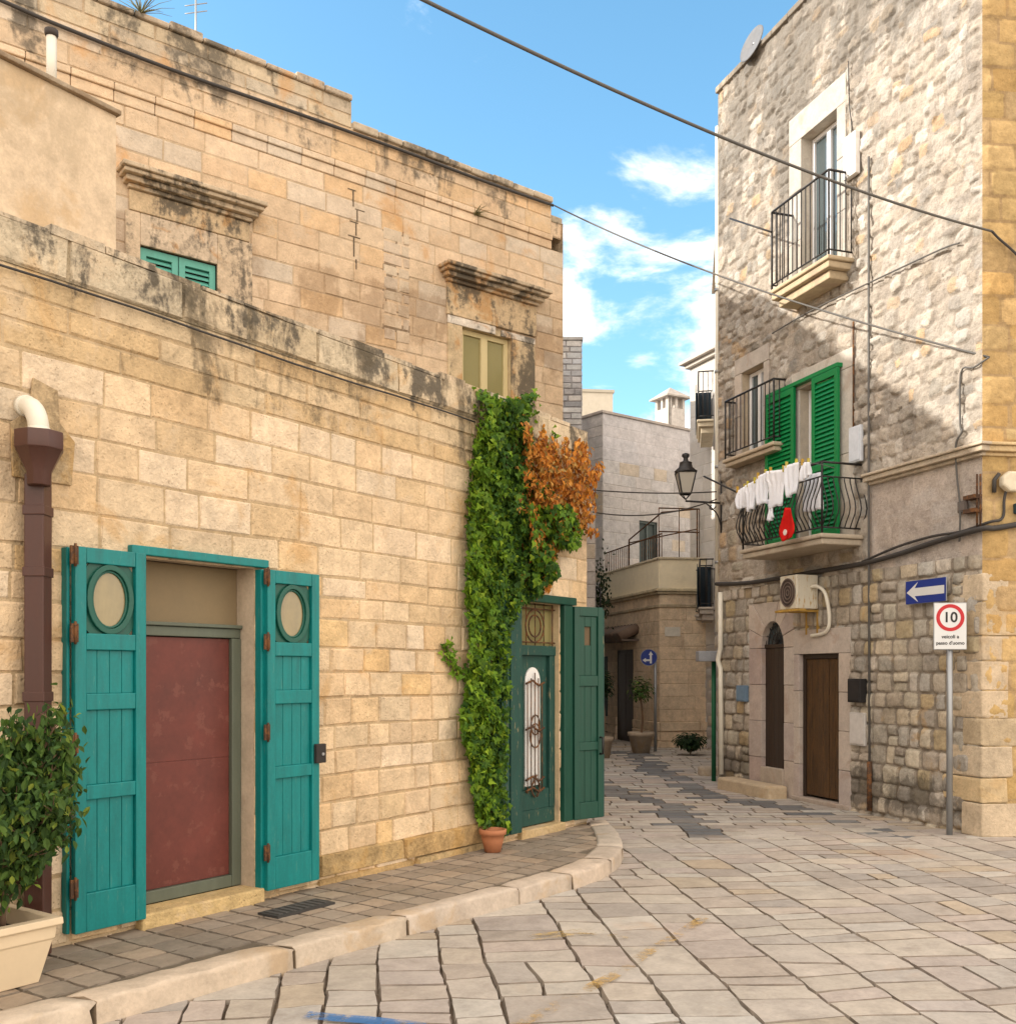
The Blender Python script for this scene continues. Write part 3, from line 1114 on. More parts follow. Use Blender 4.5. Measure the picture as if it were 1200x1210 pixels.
# jambs (the reveals)
for (d, dep, colj) in ((D1, .16, (.52, .42, .31)), (D2, .09, (.5, .39, .24))):
    mb = MB()
    mb.box(L, d[1], d[1] + .1, -dep - .1, -.001, .19, d[3], colj)
    mb.box(L, d[0] - .1, d[0], -dep - .1, -.001, .19, d[3], colj)
    mb.box(L, d[0] - .1, d[1] + .1, -dep - .1, -.001, d[3] + .001, d[3] + .12, colj)
    mb.build('jamb', M['surround'], low)
    mb = MB()
    mb.box(L, d[0] - .1, d[1] + .1, -dep - .9, -dep - .12, .0, d[3] + .1, (.01, .01, .01))  # near-black box in soil colour, painted as the unlit space behind the door
    mb.build('painted_door_dark', M['soil'], low)

# main doorway: maroon board below, tan transom above
door = thing('door', None, None, L.P((D1[0] + D1[1]) / 2, -.14, .2))
adopt(door, low)
a, b = D1[0] + .003, D1[1] - .003
zr = 1.86
mb = MB()
mb.box(L, a, b, -.20, -.165, zr + .03, D1[3] - .005, (1, 1, 1))
mb.build('transom_board', M['tan_board'], door)
mb = MB()
mb.box(L, a, b, -.17, -.125, zr - .035, zr + .025)
mb.box(L, a, b, -.17, -.105, zr + .027, zr + .05)
mb.box(L, b - .075, b, -.17, -.12, .21, zr - .037)
mb.box(L, a, a + .05, -.17, -.12, .21, zr - .037)
mb.box(L, a + .052, b - .077, -.17, -.12, .21, .285)
mb.build('door_frame', M['frame_grey'], door, .005)
mb = MB()
nb = 2
for i in range(nb):
    z0_ = .287 + (zr - .04 - .287) * i / nb
    z1_ = .287 + (zr - .04 - .287) * (i + 1) / nb
    mb.box(L, a + .052, b - .077, -.19, -.150 + .001 * i, z0_, z1_ - .0006)
mb.build('door_panel', M['maroon'], door, .002)

# teal head frame
mb = MB()
mb.box(L, L.u(150), L.u(312), .0, .05, D1[3] + .003, D1[3] + .055)
mb.build('door_head', M['teal'], low, .006)


def shutter(fr, u0, u1, z0, z1, o, root, oval, side, lock=False):
    """a planked leaf folded back on the wall, with a porthole in its top panel"""
    sh = thing('shutter', None, None, fr.P(u0, o, z0))
    adopt(sh, root)
    t = .042
    st = .068
    zs = [z0, z0 + .26, z0 + .26 + .03, 0, 0]
    rails = [(z0, z0 + .21), (z0 + .72, z0 + .80), (z0 + 1.21, z0 + 1.30), (z1 - .56, z1 - .47), (z1 - .085, z1)]
    mb = MB()
    mb.box(fr, u0, u0 + st, o, o + t, z0, z1)
    mb.box(fr, u1 - st, u1, o, o + t, z0, z1)
    for (c, d) in rails:
        mb.box(fr, u0 + st, u1 - st, o + .001, o + t - .002, c, d)
    mb.build('leaf_frame', M['teal'], sh, .005)
    mb = MB()
    n_ = 4
    for (c, d) in zip([r_[1] for r_ in rails[:3]], [r_[0] for r_ in rails[1:4]]):
        for i in range(n_):
            a_ = u0 + st + (u1 - u0 - 2 * st) * i / n_
            b_ = u0 + st + (u1 - u0 - 2 * st) * (i + 1) / n_
            mb.box(fr, a_ + .0012, b_ - .0012, o + .004, o + .019, c, d)
    mb.build('planks', M['teal'], sh, .003)
    # top panel with the oval
    c, d = rails[3][1], rails[4][0]
    uc, zc = (u0 + u1) / 2, (c + d) / 2
    ru, rz = .116, .165
    mb = MB()
    sq = []
    m_ = 28
    for k in range(m_):
        an = 2 * math.pi * k / m_
        x, y = math.cos(an), math.sin(an)
        q = max(abs(x), abs(y))
        sq.append((uc + x / q * ((u1 - u0) / 2 - st), zc + y / q * ((d - c) / 2)))
    mb.ring(fr, sq, ellipse(uc, zc, ru, rz, m_), o + .006, o + .016)
    mb.build('oval_panel', M['teal_dark'], sh)
    mb = MB()
    mb.ring(fr, ellipse(uc, zc, ru + .030, rz + .030), ellipse(uc, zc, ru - .002, rz - .002), o + .010, o + .036)
    mb.ring(fr, ellipse(uc, zc, ru - .003, rz - .003), ellipse(uc, zc, ru - .016, rz - .016), o + .010, o + .024)
    mb.build('oval_ring', M['teal_dark'], sh, .004)
    mb = MB()
    mb.prism(fr, ellipse(uc, zc, ru, rz), o + .007, o + .013)
    mb.build('oval_glass', M['glass_tan'], sh)
    for zz in (z0 + .2, z0 + .98, z1 - .52, z1 - .1)[: 4]:
        mb = MB()
        ue = u0 if side < 0 else u1
        mb.box(fr, ue - .016 if side > 0 else ue - .03, ue + .03 if side > 0 else ue + .016, o + t - .004, o + t + .006, zz, zz + .1)
        mb.tube([fr.P(ue + .004 * side, o + t + .008, zz - .012), fr.P(ue + .004 * side, o + t + .008, zz + .112)], .008)
        mb.build('hinge', M['rust'], sh)
    if lock:
        mb = MB()
        ue = u1
        mb.box(fr, ue - .055, ue + .035, o + t, o + t + .03, z0 + .80, z0 + .93, (.03, .026, .024))
        mb.box(fr, ue - .01, ue + .012, o + t + .03, o + t + .04, z0 + .85, z0 + .87, (.3, .3, .3))
        mb.build('lock', M['col'], sh, .006)
    return sh


s1 = shutter(L, L.u(77), L.u(161), .185, 2.285, .055, low, True, -1)
s2 = shutter(L, L.u(313, .07), L.u(373, .06), .185, 2.27, .055, low, True, -1, lock=True)
# folded hinge leaves beside the opening
mb = MB()
mb.box(L, L.u(301), L.u(311), .0, .06, .185, 2.27)
mb.build('hinge_post', M['teal'], low, .005)
mb = MB()
mb.box(L, L.u(72), L.u(76), .0, .055, .185, 2.28)
mb.build('hinge_post', M['teal'], low, .005)

# --- green corner door
d2 = thing('door', None, None, L.P((D2[0] + D2[1]) / 2, -.07, .2))
adopt(d2, low)
a, b = D2[0] + .003, D2[1] - .003
zt = 1.82
mb = MB()
mb.box(L, a, b, -.085, -.03, zt - .06, zt + .03)
mb.box(L, a, b, -.085, -.045, .20, .34)
mb.box(L, a, a + .07, -.085, -.04, .34, zt - .06)
mb.box(L, b - .09, b, -.085, -.04, .34, zt - .06)
mb.box(L, a + .07, b - .09, -.085, -.05, .34, .52)
mb.build('door_frame', M['green_old'], d2, .005)
mb = MB()
uc = (a + b) / 2 - .01
ru = .12
arch = [(uc - ru, .56), (uc + ru, .56)] + [(uc + ru * math.cos(t_ * math.pi / 10), 1.52 + .13 * math.sin(t_ * math.pi / 10)) for t_ in range(11)]
mb.prism(L, arch, -.075, -.062)
mb.build('door_glass', M['curtain'], d2)
mb = MB()
mb.box(L, a + .06, b - .08, -.105, -.078, .5, zt - .05)
mb.build('door_panel', M['green_old'], d2)
mb = MB()
for k in range(5):
    x = uc - ru + 2 * ru * (k + .0) / 4
    mb.tube([L.P(x, -.04, .5 + .04 * (k % 2)), L.P(x, -.04, 1.60 - .05 * abs(k - 2))], .006, 6)
for zc, rr in ((1.12, .07), (1.02, .085)):
    mb.tube([L.P(uc + rr * math.cos(t_ * math.pi / 9), -.034, zc + rr * 1.3 * math.sin(t_ * math.pi / 9)) for t_ in range(19)], .007, 6)
for zc in (.52, .62, 1.08, 1.5):
    mb.tube([L.P(uc - ru - .03, -.036, zc), L.P(uc - .05, -.03, zc + .03), L.P(uc + .05, -.03, zc - .02), L.P(uc + ru + .03, -.036, zc + .01)], .010, 6)
for sgn in (-1, 1):
    mb.tube([L.P(uc + sgn * (.02 + .05 * math.sin(t_ * .5)), -.03, .46 + .025 * t_) for t_ in range(9)], .009, 6)
mb.build('grille', M['rust'], d2)
mb = MB()
mb.box(L, a, b, -.10, -.085, zt + .03, D2[3] - .01)
mb.build('transom_glass', M['glass_warm'], d2)
mb = MB()
zc = (zt + D2[3]) / 2
for rr in (.15, .10):
    mb.tube([L.P(uc + rr * math.cos(t_ * math.pi / 10), -.04, zc + rr * math.sin(t_ * math.pi / 10)) for t_ in range(21)], .008, 6)
for k in range(5):
    x = a + .04 + (b - a - .08) * k / 4
    mb.tube([L.P(x, -.045, zt + .03), L.P(x, -.045, D2[3])], .006, 6)
mb.tube([L.P(a, -.045, zt + .06), L.P(b, -.045, zt + .06)], .007, 6)
mb.tube([L.P(a, -.045, D2[3] - .05), L.P(b, -.045, D2[3] - .05)], .007, 6)
mb.build('transom_grille', M['rust'], d2)
# head and posts
mb = MB()
uh = L.u(674)
mb.box(L, L.u(610), uh, .0, .07, D2[3] + .002, D2[3] + .075)
mb.build('door_head', M['green'], low, .006)
mb = MB()
mb.box(L, L.u(661), L.u(671), .0, .055, .19, D2[3])
mb.build('hinge_post', M['green'], low, .005)
# left leaf folded on the wall
mb = MB()
mb.box(L, L.u(601, .06), L.u(614, .06), .045, .085, .19, D2[3] + .02)
mb.box(L, L.u(588, .06), L.u(599, .06), .05, .085, .19, D2[3] + .02)
mb.build('shutter', M['green_old'], low, .005)
# right leaf, a little way off the wall
LS = Frame(tuple(L.P(L.u(672), .03, 0).xy), (.79, .61))
wl = .37
sh = thing('shutter', None, None, LS.P(0, 0, .19))
adopt(sh, low)
z0, z1 = .19, 2.235
mb = MB()
st = .065
mb.box(LS, 0, st, 0, .045, z0, z1)
mb.box(LS, wl - st, wl, 0, .045, z0, z1)
rails = [(z0, z0 + .16), (z0 + .66, z0 + .74), (z0 + 1.28, z0 + 1.38), (z1 - .09, z1)]
for c, d in rails:
    mb.box(LS, st, wl - st, .001, .043, c, d)
mb.build('leaf_frame', M['green'], sh, .005)
mb = MB()
for (c, d) in zip([r_[1] for r_ in rails[:3]], [r_[0] for r_ in rails[1:]]):
    for i in range(3):
        w3 = (wl - 2 * st) / 3
        if d > 2.0 and i == 1:
            mb.box(LS, st + w3 * i + .0015, st + w3 * (i + 1) - .0015, .008, .026, c, d - .28)
            mb.box(LS, st + w3 * i + .0015, st + w3 * (i + 1) - .0015, .008, .026, d - .10, d)
        else:
            mb.box(LS, st + w3 * i + .0015, st + w3 * (i + 1) - .0015, .008, .026, c, d)
mb.build('planks', M['green'], sh, .004)
mb = MB()
mb.box(LS, st + .01, wl - st - .01, .002, .007, z1 - .40, z1 - .06, (.13, .09, .05))
mb.build('peep_hole', M['col'], sh)
mb = MB()
mb.box(LS, wl + .001, wl + .03, -.03, .03, z0, z1 - .02, (.3, .22, .1))
mb.build('edge_strip', M['green_old'], sh, .004)
mb = MB()
mb.tube([LS.P(wl - .04, .045, z0 + .62), LS.P(wl - .04, .085, z0 + .62), LS.P(wl - .04, .085, z0 + .78), LS.P(wl - .04, .045, z0 + .78)], .011, 8)
mb.build('handle', M['iron'], sh)

# ------------------------------------------------------------------ the tall house behind the terrace
YU = 16.0
U = Frame(((665 - 600) / F * YU, YU), (1.275, 1))
up_house = thing('stone_house', 'tall sand coloured stone house with carved window hoods rising behind the low terrace wall', 'house', U.P(-6, 0, 0))
rng = random.Random(21)
ZT1, ZT2 = U.z(648, 232), U.z(404, 109)          # parapet tops, right and left part
US = U.u(415)                                     # the step between them
UE = U.u(651)
ZS = U.z(361, 185)                                # string course
UPPER = [((.59, .445, .30), 5), ((.62, .475, .33), 4), ((.56, .415, .275), 3), ((.60, .42, .25), 1.6), ((.56, .46, .35), 2.2)]
UM = (.47, .36, .24)
w1 = (U.u(165), U.u(256), 3.0, U.z(205, 300))
w2 = (U.u(545), U.u(603), 3.6, U.z(573, 393))
mb = MB()
UB = -14.5
courses(mb, U, UB, 0.0, -.05, 3.2, UPPER, rng, (.3, .34), (.5, .8), .006, .008, (w1,), (), mortar=UM)
courses(mb, U, UB, 0.0, 3.2, ZS - .13, UPPER, rng, (.25, .30), (.34, .7), .007, .008, (w1, w2), (), mortar=UM, jit=.055)
courses(mb, U, UB, UE, ZS + .10, ZT1 - .1, UPPER, rng, (.27, .32), (.4, .8), .008, .010, (), (), mortar=UM, jit=.08)
courses(mb, U, UB, US, ZT1 - .1, ZT2 - .08, [((.46, .38, .28), 3), ((.52, .42, .29), 2)], rng, (.3, .36), (.5, .9), .010, .012, (), (), mortar=UM)
courses(mb, U, UE + .01, 0.0, ZS + .10, U.z(660, 262), UPPER, rng, (.26, .3), (.2, .3), .007, .010, (), (), mortar=UM, o=-.05)
mb.build('wall', M['upper'], up_house)
# old repair of small stones with dark open joints
mb = MB()
ua, ub = U.u(452), U.u(484)
courses(mb, U, ua, ub, U.z(470, 405), U.z(470, 272), [((.54, .43, .31), 3), ((.50, .40, .30), 2)], rng, (.15, .2), (.16, .32), .020, .009, (), (), mortar=(.24, .18, .12), o=.0045)
rk = random.Random(14)
zc = U.z(419, 318)
while zc < U.z(419, 225):                                  # an open crack stepping up the joints
    h_ = rk.uniform(.15, .3)
    uc = U.u(419) + rk.uniform(-.04, .04)
    mb.box(U, uc - .008, uc + .010, .0, .012, zc, zc + h_ - .03, (.13, .10, .07))
    if rk.random() < .6:
        mb.box(U, uc - .12 * rk.random(), uc + .12 * rk.random() + .02, .0, .0125, zc + h_ - .03, zc + h_ - .018, (.15, .115, .08))
    zc += h_
mb.build('repair_stones', M['upper'], up_house)
mb = MB()
for i in range(30):                                        # string course in long stones
    a_, b_ = UB + (UE - UB) * i / 30, UB + (UE - UB) * (i + 1) / 30
    c_ = pick(UPPER, rng, .07)
    mb.box(U, a_ + .003, b_ - .003, -.1, .045, ZS + .0, ZS + .08, c_)
    mb.box(U, a_ + .003, b_ - .003, -.1, .02, ZS - .13, ZS - .002, c_)
mb.build('string_course', M['upper'], up_house, .012)
mb = MB()
k = 26
for i in range(k):
    a_, b_ = UB + (US - UB) * i / k, UB + (US - UB) * (i + 1) / k
    mb.box(U, a_ + .003, b_ - .003, -.45, .05, ZT2 - .08 + rng.uniform(-.01, .01), ZT2 + rng.uniform(-.02, .03), (.44, .36, .27))
k = 9
for i in range(k):
    a_, b_ = US + .01 + (UE - US) * i / k, US + .01 + (UE - US) * (i + 1) / k
    mb.box(U, a_ + .003, b_ - .003, -.45, .05, ZT1 - .1 + rng.uniform(-.01, .01), ZT1 + rng.uniform(-.02, .03), (.46, .38, .28))
mb.box(U, UE + .02, .01, -.4, -.02, U.z(660, 262) - .02, U.z(660, 262) + .09, (.36, .3, .22))
mb.build('parapet_coping', M['upper'], up_house, .02)
# sides, back, roof (the body that throws the shadow)
mb = MB()
zr_ = ZT1 - .5
UD = -9.0
mb.quad([U.P(UB, -.1, zr_), U.P(0, -.1, zr_), U.P(0, UD, zr_), U.P(UB, UD, zr_)], (.45, .4, .34))
mb.quad([U.P(UB, -.02, 0), U.P(UB, UD, 0), U.P(UB, UD, zr_), U.P(UB, -.02, zr_)], (.5, .38, .25))
mb.quad([U.P(UB, UD, 0), U.P(0, UD, 0), U.P(0, UD, zr_), U.P(UB, UD, zr_)], (.5, .38, .25))
mb.build('body', M['plaster'], up_house)
UEF = Frame(tuple(U.P(0, -.0, 0).xy), tuple((-U.n).xy), 1)
mb = MB()
courses(mb, UEF, 0.0, 6, -.05, U.z(660, 262), UPPER, rng, (.26, .3), (.4, .7), .007, .010, (), (), mortar=UM)
mb.build('end_wall', M['upper'], up_house)


def hood(fr, pxl, pxr, pyl, root, zb):
    """carved cornice over a window: stepped mouldings with a stained frieze under it"""
    u0, u1 = fr.u(pxl), fr.u(pxr)
    zt = fr.z(pxl, pyl)
    mb = MB()
    for (d0, d1, out, ins) in ((0, .055, .27, 0), (.056, .105, .23, .03), (.106, .17, .16, .07), (.171, .22, .09, .12)):
        mb.box(fr, u0 + ins, u1 - ins, .0, out, zt - d1, zt - d0, (.50, .40, .28))
    mb.box(fr, u0 + .14, u1 - .14, .0, .045, zb, zt - .221, (.53, .40, .25))
    o = mb.build('window_hood', M['hood'], root, .012)
    return u0, u1


h1 = hood(U, 137, 306, 197, up_house, U.z(285, 285))
h2 = hood(U, 517, 640, 312, up_house, U.z(530, 372))
# surrounds
mb = MB()
zh = U.z(285, 285)
mb.box(U, h1[0] + .1, w1[0], .0, .03, 3.0, zh - .002, (.55, .43, .3))
mb.box(U, w1[1], h1[1] - .1, .0, .03, 3.0, zh - .002, (.55, .43, .3))
mb.box(U, w1[0] + .001, w1[1] - .001, .0, .03, w1[3] + .002, zh - .002, (.55, .44, .32))
mb.build('window_surround', M['hood'], up_house, .008)
mb = MB()
zh = U.z(530, 372)
a_, b_ = h2[0] + .16, h2[1] - .16
mb.box(U, a_, w2[0], .0, .03, 3.4, w2[3] - .001, (.52, .4, .25))
mb.box(U, w2[1], b_, .0, .03, 3.4, w2[3] - .001, (.52, .4, .25))
mb.box(U, a_, (a_ + b_) / 2 + .05, .0, .034, w2[3] + .001, zh - .002, (.60, .54, .46))
mb.box(U, (a_ + b_) / 2 + .16, b_, .0, .034, w2[3] + .001, zh - .03, (.60, .54, .46))
mb.build('window_surround', M['hood'], up_house, .008)
# window with aqua louvres
wn = thing('window', None, None, U.P(w1[0], -.1, 3.0))
adopt(wn, up_house)
um = (w1[0] + w1[1]) / 2
for (a_, b_) in ((w1[0] + .01, um - .006), (um + .006, w1[1] - .01)):
    mb = MB()
    s_ = .075
    zt, zb = w1[3] - .01, 3.02
    for (c, d, e, f_) in ((a_, a_ + s_, zb, zt), (b_ - s_, b_, zb, zt), (a_ + s_, b_ - s_, zt - .085, zt), (a_ + s_, b_ - s_, zb, zb + .09)):
        mb.box(U, c, d, -.07, -.02, e, f_)
    z_ = zb + .1
    while z_ < zt - .1:
        mb.quad([U.P(a_ + s_, -.025, z_), U.P(b_ - s_, -.025, z_), U.P(b_ - s_, -.06, z_ + .05), U.P(a_ + s_, -.06, z_ + .05)])
        mb.quad([U.P(a_ + s_, -.027, z_ - .006), U.P(b_ - s_, -.027, z_ - .006), U.P(b_ - s_, -.027, z_), U.P(a_ + s_, -.027, z_)])
        z_ += .062
    mb.build('louvre_shutter', M['aqua'], wn)
mb = MB()
mb.box(U, w1[0], w1[1], -.2, -.16, 3.0, w1[3], (.02, .02, .02))  # dark box in soil colour, painted as the unlit room behind the louvres
mb.build('painted_window_dark', M['soil'], wn)


def window(fr, u0, u1, z0, z1, o, frame_mat, root, glass, sash=.055, mull=True, dep=.05):
    wn = thing('window', None, None, fr.P((u0 + u1) / 2, o, z0))
    adopt(wn, root)
    mb = MB()
    um = (u0 + u1) / 2
    mb.box(fr, u0, u0 + sash, o - dep, o, z0, z1)
    mb.box(fr, u1 - sash, u1, o - dep, o, z0, z1)
    mb.box(fr, u0 + sash, u1 - sash, o - dep, o - .001, z1 - sash, z1)
    mb.box(fr, u0 + sash, u1 - sash, o - dep, o - .001, z0, z0 + sash * 1.4)
    if mull:
        mb.box(fr, um - sash * .8, um + sash * .8, o - dep, o + .006, z0 + sash * 1.4, z1 - sash)
    mb.build('window_frame', frame_mat, wn, .004)
    mb = MB()
    mb.box(fr, u0 + .01, u1 - .01, o - dep * .8, o - dep * .6, z0 + .01, z1 - .01)
    mb.build('pane', glass, wn)
    return wn


def reveal(fr, u0, u1, z0, z1, dep, root, col, mat, floor=True):
    mb = MB()
    t = .08
    mb.box(fr, u0 - t, u0, -dep - .05, .003, z0, z1, col)
    mb.box(fr, u1, u1 + t, -dep - .05, .003, z0, z1, col)
    mb.box(fr, u0 - t, u1 + t, -dep - .05, .0025, z1, z1 + t, col)
    if floor:
        mb.box(fr, u0 - t, u1 + t, -dep - .05, .0025, z0 - t, z0, col)
    mb.build('reveal', mat, root)


reveal(U, w2[0], w2[1], w2[2], w2[3], .12, up_house, (.52, .42, .26), M['upper'])
window(U, w2[0] + .005, w2[1] - .005, w2[2], w2[3] - .004, -.06, M['cream_wood'], up_house, M['glass_warm'], .075)
# plastered block on the terrace with a white pipe
UPB = Frame(tuple(at(137, HY, 9.7).xy), (.71, 1))
zb_ = UPB.z(137, 137)
blk = thing('terrace_room', 'plain plastered block on the terrace at the left edge of the tall stone house', 'outbuilding', UPB.P(-2, 0, 3))
mb = MB()
mb.quad([UPB.P(-9, 0, 2), UPB.P(0, 0, 2), UPB.P(0, 0, zb_), UPB.P(-9, 0, zb_)], (.60, .475, .335))
mb.quad([UPB.P(0, 0, 2), UPB.P(0, -4, 2), UPB.P(0, -4, zb_), UPB.P(0, 0, zb_)], (.60, .475, .335))
mb.quad([UPB.P(-9, 0, zb_), UPB.P(0, 0, zb_), UPB.P(0, -4, zb_), UPB.P(-9, -4, zb_)], (.5, .4, .3))
mb.build('wall', M['plaster'], blk)
mb = MB()
mb.box(UPB, -9, .03, -.12, .05, zb_ + .003, zb_ + .05, (.3, .24, .17))
mb.build('coping', M['upper'], blk, .01)
pp = thing('roof_pipe', 'short white pipe standing at the top of the plastered block', 'pipe', UPB.P(UPB.u(68), -.1, zb_))
mb = MB()
u_ = UPB.u(68)
ztp = UPB.z(68, 36)
mb.tube([UPB.P(u_, -.1, zb_ - .02), UPB.P(u_, -.1, ztp)], .045, 12)
adopt(mb.build('pipe', M['pvc']), pp)
mb = MB()
mb.lathe(UPB.P(u_, -.1, ztp - .02), [(.05, 0), (.06, .02), (.06, .06), (.0, .07)], 12, (.05, .04, .035))
adopt(mb.build('cap', M['col']), pp)
# darker old masonry at the far left top
# weeds and an aerial on the parapet
rngw = random.Random(4)
for i, (px, py, s, lab) in enumerate(((165, 14, .5, 'dry weed tuft growing on the left end of the parapet'),
                                      (560, 252, .3, 'small dry weed growing from the string course above the cream window'))):
    c = U.P(U.u(px), .04, U.z(px, py) - .03)
    mb = MB()
    for k in range(40):
        d_ = Vector((rngw.uniform(-.8, .8), rngw.uniform(-.5, .5), rngw.uniform(-.1, 1))).normalized() * s * rngw.uniform(.3, 1)
        if i == 1:
            d_.z *= .6
        mb.tube([c, c + d_ * .6, c + d_ + Vector((0, 0, -.04))], .006, 3, (.20, .19, .09), r2=.002)
    tag(mb.build('weed', M['col'], origin=c), lab, 'weed')
ua_ = U.u(253)
ae = thing('aerial', 'thin rooftop aerial rod standing on the parapet', 'aerial', U.P(ua_, -.6, ZT2))
mb = MB()
c = U.P(ua_, -.6, ZT2 - .4)
mb.tube([c, c + Vector((0, 0, 1.75))], .012, 6)
mb.build('mast', M['zinc'], ae)
mb = MB()
for z_ in (1.05, 1.15, 1.3):
    mb.tube([c + Vector((-.14, 0, z_)), c + Vector((.14, .02, z_ + .05))], .007, 5)
mb.build('dipole', M['zinc'], ae)

# ------------------------------------------------------------------ the corner house on the right
corner = thing('corner_house', 'tall pale rubble stone corner house with iron balconies and a green louvred door', 'house', RW.P(2, 0, 0))
UF, UN = 4.53, -.44                                # far and near corner
ZR = 9.97
rng = random.Random(8)
RUB = [((.36, .32, .27), 5), ((.40, .36, .31), 4), ((.33, .29, .24), 3), ((.40, .30, .20), 1.0), ((.28, .25, .215), 2), ((.43, .39, .34), 2)]
SQR = [((0.367, 0.324, 0.262), 4), ((0.399, 0.35, 0.271), 3), ((0.327, 0.291, 0.244), 3), ((0.383, 0.307, 0.193), 1.4), ((0.415, 0.376, 0.323), 2)]
RM = (.335, .295, .25)
SM = (.225, .19, .15)
ru = RW.u
# openings: (u0, u1, z0, z1)
o_arch = (ru(927.5), ru(901), .36, 2.27)
o_wood = (ru(992), ru(945.5), .06, 1.83)
fb = RW.out_for(970, ru(1021))                    # depth of the big balcony
zb = RW.z(1021, 632)
o_green = (ru(991), ru(945.5), zb, RW.z(991, 440))
o_mid = (ru(903), ru(877), RW.z(903, 532), RW.z(903, 428))
z1b = RW.z(1005, 307)
o_top = (ru(990), ru(948), z1b, RW.z(990, 128))
surr = lambda o, a, b, t: (o[0] - a, o[1] + b, o[2], o[3] + t)
h_arch = (o_arch[0] - .22, o_arch[1] + .30, 0, o_arch[3] + .25)
h_wood = (o_wood[0] - .22, o_wood[1] + .12, 0, o_wood[3] + .30)
h_green = surr(o_green, .30, .16, .22)
h_mid = surr(o_mid, .13, .17, .22)
h_top = (o_top[0] - .17, o_top[1] + .26, o_top[2], o_top[3] + .34)
mb = MB()
zlow = 2.75
HOLES = (h_arch, h_wood, h_green, h_mid, h_top)
rubble_field(mb, RW, UN, UF, -.05, zlow, SQR, SM, rng, 40, (.17, .235), (.14, .30), .036, .0165, HOLES, p=5.5, warp=.012, soft=.26, fill=(.88, .97), rot=.05, buried=.06, fine=.007)
mb.build('lower_wall', M['squared'], corner)
mb = MB()
rubble_field(mb, RW, 1.22, UF, zlow, 3.76, SQR + RUB, (.35, .30, .245), rng, 60, (.17, .26), (.18, .36), .03, .019, HOLES, p=4.5, warp=.018, soft=.3, rot=.08, fine=.007)
rubble_field(mb, RW, UN, 1.22, zlow, 3.72, [((.40, .345, .30), 3), ((.42, .36, .31), 2)], (.41, .355, .31), rng, 80, (.3, .38), (.4, .8), .006, .03, (), p=6, fine=.006)
rubble_field(mb, RW, UN, UF, 3.75, ZR - .08, RUB, RM, rng, 100, (.12, .20), (.10, .29), .032, .0165, HOLES, p=3.8, warp=.035, soft=.17, fill=(.82, 1.0), rot=.25, buried=.25, fine=.011)
mb.build('upper_wall', M['rubble'], corner)
# surrounds: jamb blocks and lintels


def surround(fr, o, h, root, cols, mat, z0=None, out=.02, blocks=.42, lint=True):
    mb = MB()
    rg = random.Random(int(o[0] * 1000))
    zz0 = o[2] if z0 is None else z0
    for (a_, b_) in ((h[0], o[0]), (o[1], h[1])):
        n_ = max(1, int(round((o[3] - zz0) / blocks)))
        for i in range(n_):
            za, zb_ = zz0 + (o[3] - zz0) * i / n_, zz0 + (o[3] - zz0) * (i + 1) / n_
            mb.box(fr, a_ + .002, b_ - .001, -.16, out + rg.uniform(0, .006), za + .002, zb_ - .002, pick(cols, rg, .06))
    if lint:
        mb.box(fr, h[0], h[1], -.16, out + .004, o[3] + .001, h[3], pick(cols, rg, .05))
    return mb.build('surround', mat, root, .008)


SUR = [((.42, .35, .31), 2), ((.45, .385, .33), 2), ((.40, .315, .28), 1)]
PALE = [((0.426, 0.394, 0.349), 2), ((0.41, 0.373, 0.332), 1)]
surround(RW, o_top, h_top, corner, PALE, M['surround'], blocks=.6)
surround(RW, o_mid, h_mid, corner, [((.44, .39, .34), 1)], M['surround'], blocks=.6)
surround(RW, o_green, h_green, corner, [((.48, .44, .39), 1)], M['surround'], blocks=.8)
surround(RW, o_wood, h_wood, corner, SUR, M['surround'], z0=.0, blocks=.45)
# arched doorway: jambs and voussoirs
mb = MB()
ca, ra_ = (o_arch[0] + o_arch[1]) / 2, (o_arch[1] - o_arch[0]) / 2
zsp = o_arch[3] - ra_ * 1.35
for (a_, b_) in ((h_arch[0], o_arch[0]), (o_arch[1], h_arch[1])):
    for i in range(4):
        za, zb_ = 0 + zsp * i / 4, zsp * (i + 1) / 4
        mb.box(RW, a_ + .002, b_ - .001, -.2, .022 + .004 * (i % 2), za + .002, zb_ - .002, pick(SUR, rng, .06))
nv = 7
rec = []
for i in range(nv + 1):
    t_ = math.pi * i / nv
    rec.append((t_, ca + ra_ * math.cos(t_), zsp + ra_ * 1.35 * math.sin(t_)))


def ray_to_rect(t_):
    dx, dz = math.cos(t_), math.sin(t_)
    ks = []
    if dx > 1e-6:
        ks.append((h_arch[1] - ca) / dx)
    if dx < -1e-6:
        ks.append((h_arch[0] - ca) / dx)
    if dz > 1e-6:
        ks.append((h_arch[3] - zsp) / dz)
    k = min(ks)
    return (ca + dx * k, zsp + dz * k)


